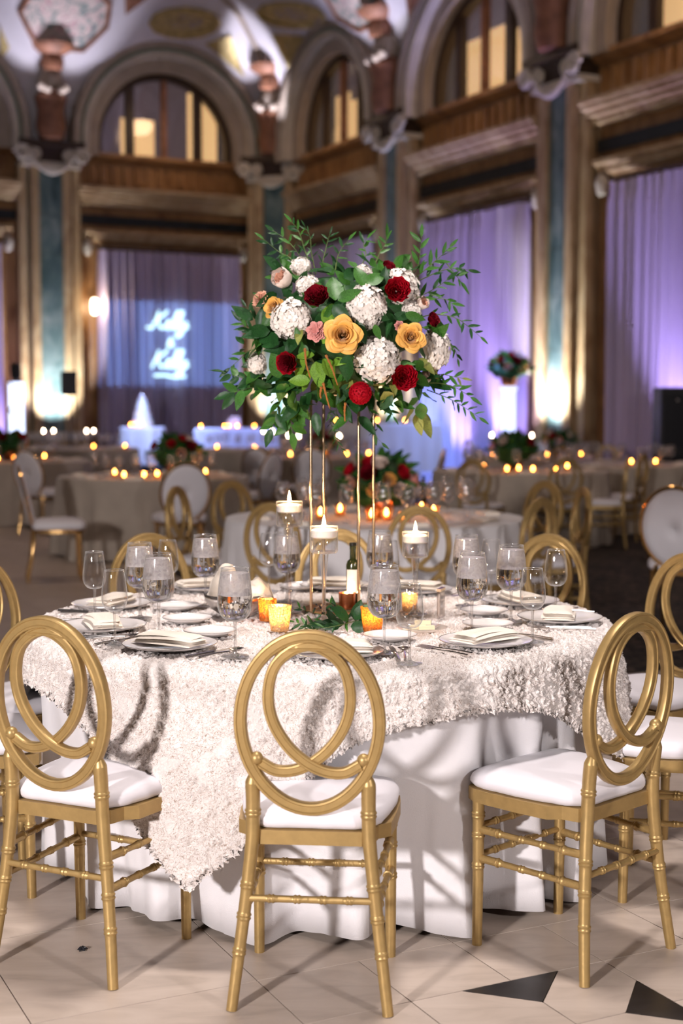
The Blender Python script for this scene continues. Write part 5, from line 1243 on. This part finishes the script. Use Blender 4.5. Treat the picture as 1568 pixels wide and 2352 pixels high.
# thin vines hanging in the rods
br([(760, 920, .08), (758, 960, .08), (768, 1000, .08), (788, 1040, .08)], 16, 20, 'narrow', [D_, G], 40, stem_r=.0012); br([(840, 920, .08), (850, 950, .08), (866, 980, .08), (862, 1000, .08), (885, 1025, .08)], 7, 26, 'ruscus', [D_, G], 40, stem_r=.0012); br([(880, 905, .1), (892, 940, .1), (905, 960, .1)], 5, 26, 'ruscus', [D_, G], stem_r=.0012); br([(775, 925, .06), (772, 950, .06), (776, 975, .06)], 6, 22, 'narrow', [D_], stem_r=.0012)

# greenery at the foot of the stand on a wood slice
gr = on_z(778, 1418, ZS); sl = empty('wood_slice', (.005, BY, ZS - .004)); tag(sl, 'round wood slice under the gold stand', 'wood slice')
mb = MB(); mb.lathe([(.001, 0), (.13, 0), (.135, .004), (.133, .008), (.001, .008)], 32); mb.build('slab', 'wood', sl)
gp = empty('foliage_sprig', (gr.x, gr.y, ZS + .004)); tag(gp, 'loose dark green leaves and berries around the foot of the stand', 'greenery')
def gl_(x, y, up): p_ = on_z(x, y, ZS + up); return p_ - gp.location
for path, n, s_, sh in (([(830, 1420, .02), (770, 1425, .02), (710, 1435, .015), (672, 1428, .02)], 13, .036, 'ruscus'), ([(800, 1418, .02), (740, 1412, .03), (700, 1402, .035), (680, 1395, .05)], 9, .032, 'ruscus'), ([(820, 1425, .02), (770, 1438, .02), (715, 1445, .012), (690, 1438, .012)], 9, .036, 'ruscus'), ([(830, 1410, .02), (790, 1402, .035), (765, 1390, .05), (752, 1380, .06)], 7, .038, 'ruscus')):
    branch(gp, [gl_(x, y, u) for x, y, u in path], n, s_, sh, [D_, D_, G], 45, stem_r=.0016)
for x, y, up, dx, dz, L, sh in ((800, 1425, .03, -.5, .5, .075, 'broad'), (815, 1425, .025, .2, .8, .070, 'broad'), (820, 1430, .015, .9, .15, .060, 'broad'), (790, 1432, .015, -.6, .1, .070, 'ovate'), (805, 1438, .012, .5, -.02, .065, 'broad'), (770, 1430, .02, -.3, .5, .055, 'ovate'), (830, 1418, .02, .6, .3, .06, 'ovate'), (780, 1440, .01, -.9, .05, .06, 'ovate'), (750, 1436, .012, -.9, .1, .06, 'ovate'), (812, 1420, .035, .5, .5, .07, 'broad')):
    put_leaf(gp, gl_(x, y, up), Vector((dx, -.25, dz)), L, sh, D_)
mb = MB()
for k in range(14): b_ = gl_(rng.uniform(715, 775), rng.uniform(1385, 1410), .035 + rng.uniform(0, .02)); mb.sphere(b_, .0035, 7, 5)
o = mb.build('berries', 'berry', gp); o['kind'] = 'stuff'

# ================================================================== THE OTHER TABLES
def simple_glass():
    mb = MB(); mb.lathe([(.0001, .0005), (.034, .0008), (.034, .003), (.008, .008), (.004, .02), (.004, .09), (.012, .097), (.034, .120), (.042, .148), (.038, .19), (.032, .225), (.0312, .225), (.040, .15), (.03, .12), (.0001, .10)], 16)
    o = mb.build('stemmed_glass', 'glass_far', fix=False, angle=None); o['category'] = 'glass'; return o
SG = Proto(simple_glass())
def make_far_votive():
    root = empty('votive'); root['category'] = 'votive holder'
    mb = MB(); mb.lathe([(.001, 0), (.030, 0), (.036, .075), (.033, .075), (.028, .008), (.001, .008)], 16); mb.build('cup', 'glass_gold', root, fix=False)
    mb = MB(); mb.lathe([(.0001, .009), (.024, .009), (.024, .028), (.0001, .029)], 14); mb.build('tealight', 'wax', root)
    mb = MB(); mb.lathe([(.0001, .030), (.009, .036), (.012, .048), (.007, .064), (.0001, .076)], 10); mb.build('flame', 'flame_far', root)
    return root
FV = Proto(make_far_votive())
def make_far_pillar():
    root = empty('tall_candle'); root['category'] = 'candle'
    mb = MB(); mb.lathe([(.001, 0), (.04, 0), (.04, .004), (.008, .012), (.006, .18), (.012, .2), (.044, .21), (.044, .28), (.041, .28), (.041, .215), (.001, .212)], 16); mb.build('cup', 'glass_far', root, fix=False)
    mb = MB(); mb.lathe([(.0001, .225), (.039, .225), (.039, .25), (.0001, .252)], 14); mb.build('wax_disc', 'wax', root)
    mb = MB(); mb.lathe([(.0001, .254), (.010, .262), (.014, .276), (.008, .298), (.0001, .312)], 10); mb.build('flame', 'flame_pale', root)
    return root
FP_ = Proto(make_far_pillar())
def make_low_flowers():
    root = empty('low_centrepiece'); root['category'] = 'flower arrangement'
    mb = MB(); mb.lathe([(.001, 0), (.05, 0), (.075, .03), (.08, .09), (.075, .09), (.001, .05)], 18); mb.build('bowl', 'copper', root)
    mb = MB(); mb.add(*lump((0, 0, .17), .17, .17, .11, 9, .4)); mb.build('leaf_mass', 'leaf_dark', root)
    r_ = random.Random(4)
    for k in range(46):
        a, e = r_.uniform(0, 6.28), r_.uniform(-.2, 1.3); d = Vector((math.cos(a) * math.cos(e), math.sin(a) * math.cos(e), math.sin(e))); p_ = Vector((0, 0, .17)) + Vector((d.x * .15, d.y * .15, d.z * .10))
        o = link('leaf', leaf_mesh('ovate', ('leaf', 'leaf_dark')[k % 2]), root); o.matrix_basis = aim_matrix(p_, d + Vector((r_.gauss(0, .4), r_.gauss(0, .4), r_.gauss(0, .3))), d + Vector((0, -.5, .3)), r_.uniform(.08, .13))
    for k, (a, e, m, s_) in enumerate(((-110, .5, 'rose_dark', .05), (-75, .25, 'rose_yellow', .04), (-140, .1, 'rose_peach', .042), (-45, .5, 'rose_red', .045), (-90, .9, 'rose_cream', .05), (-60, -.1, 'rose_cream', .042), (-20, .2, 'pink', .045), (-165, .6, 'rose_red', .042), (-100, -.1, 'rose_yellow', .038), (30, .6, 'rose_cream', .05), (120, .5, 'rose_dark', .05), (-120, 1.0, 'rose_red', .045))):
        d = Vector((math.cos(R_(a)) * math.cos(e), math.sin(R_(a)) * math.cos(e), math.sin(e))); rose(root, Vector((0, 0, .17)) + Vector((d.x * .185, d.y * .185, d.z * .14)), d, s_, [m], 'cup')
    return root
LF = Proto(make_low_flowers())
far_cloths = []
ORD = ['leftmost', 'second from left', 'third from left', 'fourth from left', 'fifth from left', 'sixth from left', 'seventh from left', 'eighth from left', 'ninth from left', 'tenth from left', 'eleventh from left', 'twelfth from left']
def row_labels(pts, c, what, where):
    """says which one: front or back row of its table, counted from the left"""
    out = [None] * len(pts)
    for front in (True, False):
        idx = sorted([i for i, p in enumerate(pts) if (p[1] < c.y) == front], key=lambda i: pts[i][0])
        for n_, i in enumerate(idx): out[i] = '%s, %s in %s row, %s' % (what, ORD[min(n_, 11)], 'front' if front else 'back', where)
    return out
def far_table(px, D, nm, short, glasses, votives, flowers=None, R=.93, seed=1, m='ivory_cloth', pillars=()):
    c = Vector(((px - 784) / F_PX * D, D, 0)); zt = .765
    root = empty('round_table', c); tag(root, nm, 'table', 'guest tables in the hall')
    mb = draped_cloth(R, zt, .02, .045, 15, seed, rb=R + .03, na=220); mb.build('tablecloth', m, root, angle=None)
    mb = MB(); mb.lathe([(.01, .72), (R - .03, .72), (R - .03, .75), (.01, .75)], 32, close=True); mb.build('tabletop', 'wood', root)
    r_ = random.Random(seed)
    def group(proto, pts, what, grp, scale=None, rot=None):
        for i, ((x, y), lb) in enumerate(zip(pts, row_labels(pts, c, what, short))): proto.put((x, y, zt + .001), rot[i] if rot else 0, lb, grp + ' on the ' + short, scale[i] if scale else None)
    P = []
    for k in range(glasses):
        a = 2 * PI * k / glasses + r_.uniform(-.1, .1); rr = r_.choice((.46, .52, .58)); P.append((c.x + rr * math.cos(a), c.y + rr * math.sin(a)))
    group(SG, P, 'stemmed glass', 'stemmed glasses', [r_.uniform(.92, 1.1) for _ in P])
    group(FV, [(c.x + a, c.y + b) for a, b in votives], 'glowing votive', 'votives')
    group(FP_, [(c.x + a, c.y + b) for a, b in pillars], 'tall floating candle', 'tall candles')
    if flowers: LF.put((c.x + flowers[0], c.y + flowers[1], zt + .001), R_(flowers[3]) if len(flowers) > 3 else 0, 'low flower centrepiece on the ' + short, 'low centrepieces on guest tables', flowers[2])
    A = [2 * PI * (k + .5) / 8 + seed for k in range(8)]; group(NPF, [(c.x + .74 * math.cos(a), c.y + .74 * math.sin(a)) for a in A], 'folded napkin', 'napkins', None, [a + PI / 2 for a in A])
    return c
def far_napkin():
    mb = MB(); mb.lathe([(.001, 0), (.11, .0), (.135, .012), (.001, .010)], 24); root = empty('place_setting_napkin'); root['category'] = 'napkin'; 
    mb = MB(); mb.box((0, 0, .012), (.20, .10, .022), taper=.92); mb.build('folded_cloth', 'napkin', root); return root
NPF = Proto(far_napkin())
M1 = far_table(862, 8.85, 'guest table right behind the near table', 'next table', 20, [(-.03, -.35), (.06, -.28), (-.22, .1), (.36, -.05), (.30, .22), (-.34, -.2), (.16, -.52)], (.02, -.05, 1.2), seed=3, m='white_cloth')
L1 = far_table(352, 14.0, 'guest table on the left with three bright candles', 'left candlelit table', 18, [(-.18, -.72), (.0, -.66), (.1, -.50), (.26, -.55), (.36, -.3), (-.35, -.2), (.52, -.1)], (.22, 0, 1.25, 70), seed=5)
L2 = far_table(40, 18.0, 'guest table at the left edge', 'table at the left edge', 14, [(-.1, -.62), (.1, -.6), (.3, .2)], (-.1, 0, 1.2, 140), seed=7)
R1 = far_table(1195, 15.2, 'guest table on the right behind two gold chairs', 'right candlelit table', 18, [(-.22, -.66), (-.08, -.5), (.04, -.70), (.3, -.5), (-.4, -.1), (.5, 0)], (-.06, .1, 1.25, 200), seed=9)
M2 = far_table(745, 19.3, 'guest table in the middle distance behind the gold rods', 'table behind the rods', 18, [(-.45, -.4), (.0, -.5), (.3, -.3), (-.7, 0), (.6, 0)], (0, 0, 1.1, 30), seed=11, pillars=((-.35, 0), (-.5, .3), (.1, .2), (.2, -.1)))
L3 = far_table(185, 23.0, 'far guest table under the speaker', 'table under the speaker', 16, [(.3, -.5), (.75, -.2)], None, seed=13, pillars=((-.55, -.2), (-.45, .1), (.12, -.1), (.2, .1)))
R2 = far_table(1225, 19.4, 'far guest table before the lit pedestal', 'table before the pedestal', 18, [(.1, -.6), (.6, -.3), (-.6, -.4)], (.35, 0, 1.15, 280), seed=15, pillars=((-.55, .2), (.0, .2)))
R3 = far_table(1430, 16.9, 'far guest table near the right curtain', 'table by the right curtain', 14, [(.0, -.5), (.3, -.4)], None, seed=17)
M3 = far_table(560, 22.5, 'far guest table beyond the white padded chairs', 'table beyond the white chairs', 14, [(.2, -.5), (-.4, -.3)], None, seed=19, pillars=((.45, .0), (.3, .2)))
# bottle on the next table
mb = MB(); mb.lathe([(.0001, 0), (.022, 0), (.0225, .15), (.019, .162), (.010, .17), (.0105, .225), (.0001, .226)], 16); o = mb.build('oil_bottle', 'bottle_glass'); p = on_z(972, 1168, .77); o.location = (p.x, p.y, .766); tag(o, 'dark bottle standing on the table behind', 'bottle')

# ------------------------------------------------------------------ chairs of the other tables
def bgc(px, py, fac, label, proto=CH, zt=.924, back=.225, group='gold ring-back chairs at the other tables', Y=None):
    p = on_z(px, py, zt) if Y is None else Vector(((px - 784) / F_PX * Y, Y, 0)); f = Vector((math.cos(R_(fac)), math.sin(R_(fac)), 0)); q = p + f * back
    return proto.put((q.x, q.y, .008 if (px > 1180 and q.y > 7.4) else 0), R_(fac - 90), label, group)
def to(c, px, py, z=.924): p = on_z(px, py, z); return math.degrees(math.atan2(c.y - p.y, c.x - p.x))
for px, py, lb in ((962, 1165, 'gold ring-back chair facing away, behind the right floating candle'), (622, 1158, 'gold ring-back chair facing away, behind the tallest floating candle'), (530, 1107, 'gold ring-back chair left of the next table, turned aside'), (405, 1120, 'gold ring-back chair seen edge-on left of the next table'), (1252, 1110, 'gold ring-back chair right of the next table, farther of two overlapping'), (1243, 1150, 'gold ring-back chair right of the next table, nearer of two overlapping'), (1340, 1125, 'gold ring-back chair seen almost edge-on against the dark carpet')):
    bgc(px, py, to(M1, px, py), lb)
for px, py, lb in ((1300, 1057, 'gold ring-back chair right of the right-hand candles'), (1085, 1057, 'gold ring-back chair left of the right-hand candles')): bgc(px, py, to(R1, px, py), lb)
bgc(1440, 1052, 170, 'gold ring-back chair turned sideways on the carpet, white seat showing'); bgc(1395, 1020, 250, 'gold ring-back chair beyond the right-hand table', Y=18.6); bgc(1478, 1018, 150, 'gold ring-back chair seen edge-on before the black cabinet', Y=15.3)
bgc(1075, 1000, 20, 'small far gold ring-back chair left of the pedestal', Y=21.5); bgc(1290, 1008, 250, 'small far gold ring-back chair beside the right far flowers', Y=17.9)
for px, Y, fac, lb in ((128, 11.9, 14, 'polished gold chair with padded white back at left, its legs glinting'), (415, 12.6, 105, 'white oval-backed chair facing the left candles'), (575, 15.6, 150, 'white oval-backed chair beside the left table, farther'), (618, 17.2, 60, 'white oval-backed chair before the middle table, left of two'), (712, 17.0, 95, 'white oval-backed chair before the middle table, right of two'),
                       (100, 16.2, 60, 'gold chair far behind the polished gold chair'), (1578, 8.9, 62, 'large white oval-backed chair at the right edge'), (1560, 13.2, 120, 'white oval-backed chair farther off at the right edge'), (960, 16.5, 170, 'white oval-backed chair right of the next table flowers')):
    bgc(px, 0, fac, lb, OC, back=0, group='white oval-backed chairs', Y=Y)

# ------------------------------------------------------------------ stage corner: cake, sweets, head table
STG = .40
a0 = COR + eL * .75 + eR * .75; mb = MB(); pts = [a0, a0 + eL * 5.2, a0 + eL * 5.2 + eR * 3.8, a0 + eR * 3.8]; 
o = None
mb.extrude([(p.x, p.y) for p in pts], 0, STG); o = mb.build('stage', 'black', smooth=False); struct(o, 'low black platform in the corner of the hall')
def blue_table(px0, px1, D, ytop, label, seed, w_m=None, z0=None, rect=False):
    zt = on_y((px0 + px1) / 2, ytop, D).z; x0, x1 = on_y(px0, ytop, D).x, on_y(px1, ytop, D).x; c = Vector(((x0 + x1) / 2, D, 0)); R = (x1 - x0) / 2
    root = empty('draped_table', (c.x, c.y, zt - .76)); tag(root, label, 'table')
    if not rect: mb = draped_cloth(R, .76, .02, .05, 9, seed, rb=R + .02, na=160)
    else:
        mb = MB(); n = 200; V = []; ts = [0, .05, .2, .45, .7, 1]
        def rr(i):
            t_ = i / n * 4; k = int(t_) % 4; f = t_ - int(t_); cs = [(-R, -.38), (R, -.38), (R, .38), (-R, .38)]; a, b = cs[k], cs[(k + 1) % 4]; return a[0] + (b[0] - a[0]) * f, a[1] + (b[1] - a[1]) * f
        for t_ in ts:
            for i in range(n): x, y = rr(i); w_ = 1 + (.06 * math.sin(i * .9) + .03 * math.sin(i * .37)) * t_; V.append((x * (1 + (w_ - 1) * .5), y * w_, .76 - .74 * t_))
        m_ = len(ts); mb.add(V, [(j * n + i, j * n + (i + 1) % n, (j + 1) * n + (i + 1) % n, (j + 1) * n + i) for j in range(m_ - 1) for i in range(n)] + [tuple(range(n))])
    mb.build('tablecloth', 'white_cloth', root, angle=None); return root, zt, c
ck, zck, cc = blue_table(276, 378, 26.0, 981, 'white draped cake table lit blue in front of the left curtain', 21)
root = empty('tiered_cake', (cc.x + .0, cc.y, zck)); tag(root, 'tiered white wedding cake on the blue-lit table', 'cake')
for k, (r, z0, z1) in enumerate(((.19, .0, .13), (.15, .13, .27), (.115, .27, .41), (.08, .41, .52))):
    mb = MB(); mb.lathe([(.001, z0), (r, z0), (r, z1 - .01), (r - .01, z1), (.001, z1)], 24); mb.build('tier', 'wax', root)
mb = MB(); mb.lathe([(.001, .52), (.03, .525), (.04, .56), (.02, .60), (.001, .61)], 10); mb.build('topper', 'hydrangea_white', root)
for i, x in enumerate((300, 310, 322)): q = on_y(x, 978, 25.75); FV.put((q.x, q.y, zck + .001), 0, 'pink-white candle on the cake table, ' + ORD[i], 'candles on the cake table')
sw, zsw, cs = blue_table(450, 640, 25.6, 984, 'wide white draped table lit blue, left of the bouquet', 23, rect=True)
for i, x in enumerate((461, 516, 525, 545, 584)): q = on_y(x, 984, 25.35); FV.put((q.x, q.y, zsw + .001), 0, 'tiny pink candle on the wide blue-lit table, ' + ORD[i], 'candles on the wide blue-lit table')
root = empty('gift_stack', (on_y(537, 984, 25.7).x, 25.7, zsw)); tag(root, 'pale stack of boxes on the wide blue-lit table', 'box')
mb = MB(); mb.box((0, 0, .07), (.22, .2, .14), .2); mb.build('box', 'paper', root, smooth=False); mb = MB(); mb.box((.01, 0, .175), (.15, .14, .07), .4); mb.build('box', 'paper', root, smooth=False)
hd, zhd, chd = blue_table(758, 1012, 22.3, 972, 'long white draped table lit blue behind the gold rods', 25, rect=True)
for i, x in enumerate((772, 832, 866, 930)): q = on_y(x, 972, 22.05); FP_.put((q.x, q.y, zhd - .18), 0, 'round candle glow on the long blue-lit table', 'candles on the long blue-lit table') if False else FV.put((q.x, q.y, zhd + .001), 0, 'candle on the long blue-lit table, ' + ORD[i], 'candles on the long blue-lit table')
# blue wash lights for the stage
for x, px_, D, pw, c in ((0, 327, 24.6, 100, (.35, .48, 1.0)), (1, 545, 24.0, 60, (.22, .34, 1.0)), (2, 890, 22.8, 120, (.25, .42, 1.0)), (3, 1090, 20.6, 45, (.22, .36, 1.0))):
    q = on_y(px_, 930, D); light('blue_wash', 'SPOT', (q.x, q.y - .3, 3.6), pw * 11, c, .15, (q.x, q.y + 1.2, .9), 60, .7)
# pedestal with tall flowers
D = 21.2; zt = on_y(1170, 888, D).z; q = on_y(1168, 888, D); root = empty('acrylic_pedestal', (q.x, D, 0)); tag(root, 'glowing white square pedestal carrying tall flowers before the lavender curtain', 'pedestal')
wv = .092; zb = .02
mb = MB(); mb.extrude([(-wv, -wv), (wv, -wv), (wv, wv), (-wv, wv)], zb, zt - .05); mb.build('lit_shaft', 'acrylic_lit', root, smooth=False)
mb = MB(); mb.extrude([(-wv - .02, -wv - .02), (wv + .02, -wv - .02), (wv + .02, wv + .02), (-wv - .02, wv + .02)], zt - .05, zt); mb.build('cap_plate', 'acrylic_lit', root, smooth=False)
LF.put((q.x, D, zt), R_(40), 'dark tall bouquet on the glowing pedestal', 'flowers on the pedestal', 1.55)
# lit column with black lamp head at left, loudspeaker, black cabinet, sconce
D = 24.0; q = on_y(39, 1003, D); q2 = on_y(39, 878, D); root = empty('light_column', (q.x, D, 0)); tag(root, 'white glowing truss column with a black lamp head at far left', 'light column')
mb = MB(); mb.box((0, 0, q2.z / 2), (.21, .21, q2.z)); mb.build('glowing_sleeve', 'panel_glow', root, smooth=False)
mb = MB()
for k in range(7):
    z = .15 + k * q2.z / 7.5; sgn = 1 if k % 2 else -1; mb.tube([(-.1 * sgn, -.108, z), (.1 * sgn, -.108, z + q2.z / 7.5)], .014, 5)
mb.build('truss_brace', 'black', root)
mb = MB(); mb.lathe([(.001, 0), (.07, .0), (.09, .06), (.09, .20), (.06, .26), (.001, .27)], 14, (0, 0, q2.z + .06)); mb.box((0, 0, q2.z + .03), (.06, .06, .08)); mb.build('lamp_head', 'black', root)
D = 24.5; q = on_y(160, 880, D); root = empty('loudspeaker', (q.x, D, 0)); tag(root, 'black loudspeaker on a pole in front of the lit pilaster', 'loudspeaker')
mb = MB(); mb.box((0, 0, q.z), (.25, .26, .41), .2); mb.build('cabinet', 'black', root, smooth=False)
mb = MB(); mb.box((-.02, -.132, q.z), (.22, .008, .36), .2); mb.build('grille', 'black_gloss', root, smooth=False)
mb = MB(); mb.tube([(0, 0, .5), (0, 0, q.z - .2)], .018, 8); mb.build('pole', 'black', root)
for k in range(3): a = 2 * PI * k / 3; mb = MB(); mb.tube([(0, 0, .62), (.4 * math.cos(a), .4 * math.sin(a), 0)], .012, 6); mb.build('leg', 'black', root)
D = 18.0; q = on_y(1545, 890, D); root = empty('black_cabinet', (q.x, D, 0)); tag(root, 'tall black equipment cabinet at the right edge', 'cabinet')
mb = MB(); mb.box((0, 0, q.z / 2), (.40, .5, q.z)); mb.build('body', 'black', root, smooth=False)
mb = MB(); mb.box((0, -.256, q.z * .75), (.34, .012, q.z * .4)); d_ = mb.build('door', 'black_gloss', root, smooth=False); mb = MB(); mb.box((0, -.256, q.z * .28), (.34, .012, q.z * .42)); mb.build('door', 'black_gloss', root, smooth=False)
mb = MB(); mb.sphere((.0, -.27, q.z - .16), .018, 10, 8); mb.build('badge', 'silver_rim', d_)
s_, z_ = WL.at(217, 703, .2); root = empty('wall_sconce', WL.pt(s_, .0, z_)); tag(root, 'glowing capsule wall lamp left of the projected names', 'wall lamp')
c = WL.n * .20; mb = MB(); mb.lathe([(.001, -.17), (.05, -.15), (.066, -.08), (.066, .08), (.05, .14), (.001, .15)], 14, c); mb.build('lamp_shade', 'lamp_white', root)
mb = MB(); mb.lathe([(.001, .15), (.05, .15), (.03, .20), (.001, .21)], 12, c); mb.tube([Vector((0, 0, .17)), c + Vector((0, 0, .17))], .02, 6); mb.build('bracket', 'gold_metal', root)
light('sconce_light', 'POINT', tuple(WL.pt(s_, .45, z_)), 12, (1.0, .75, .45), .06)
# low dark camera-side truss line seen over the far left tables
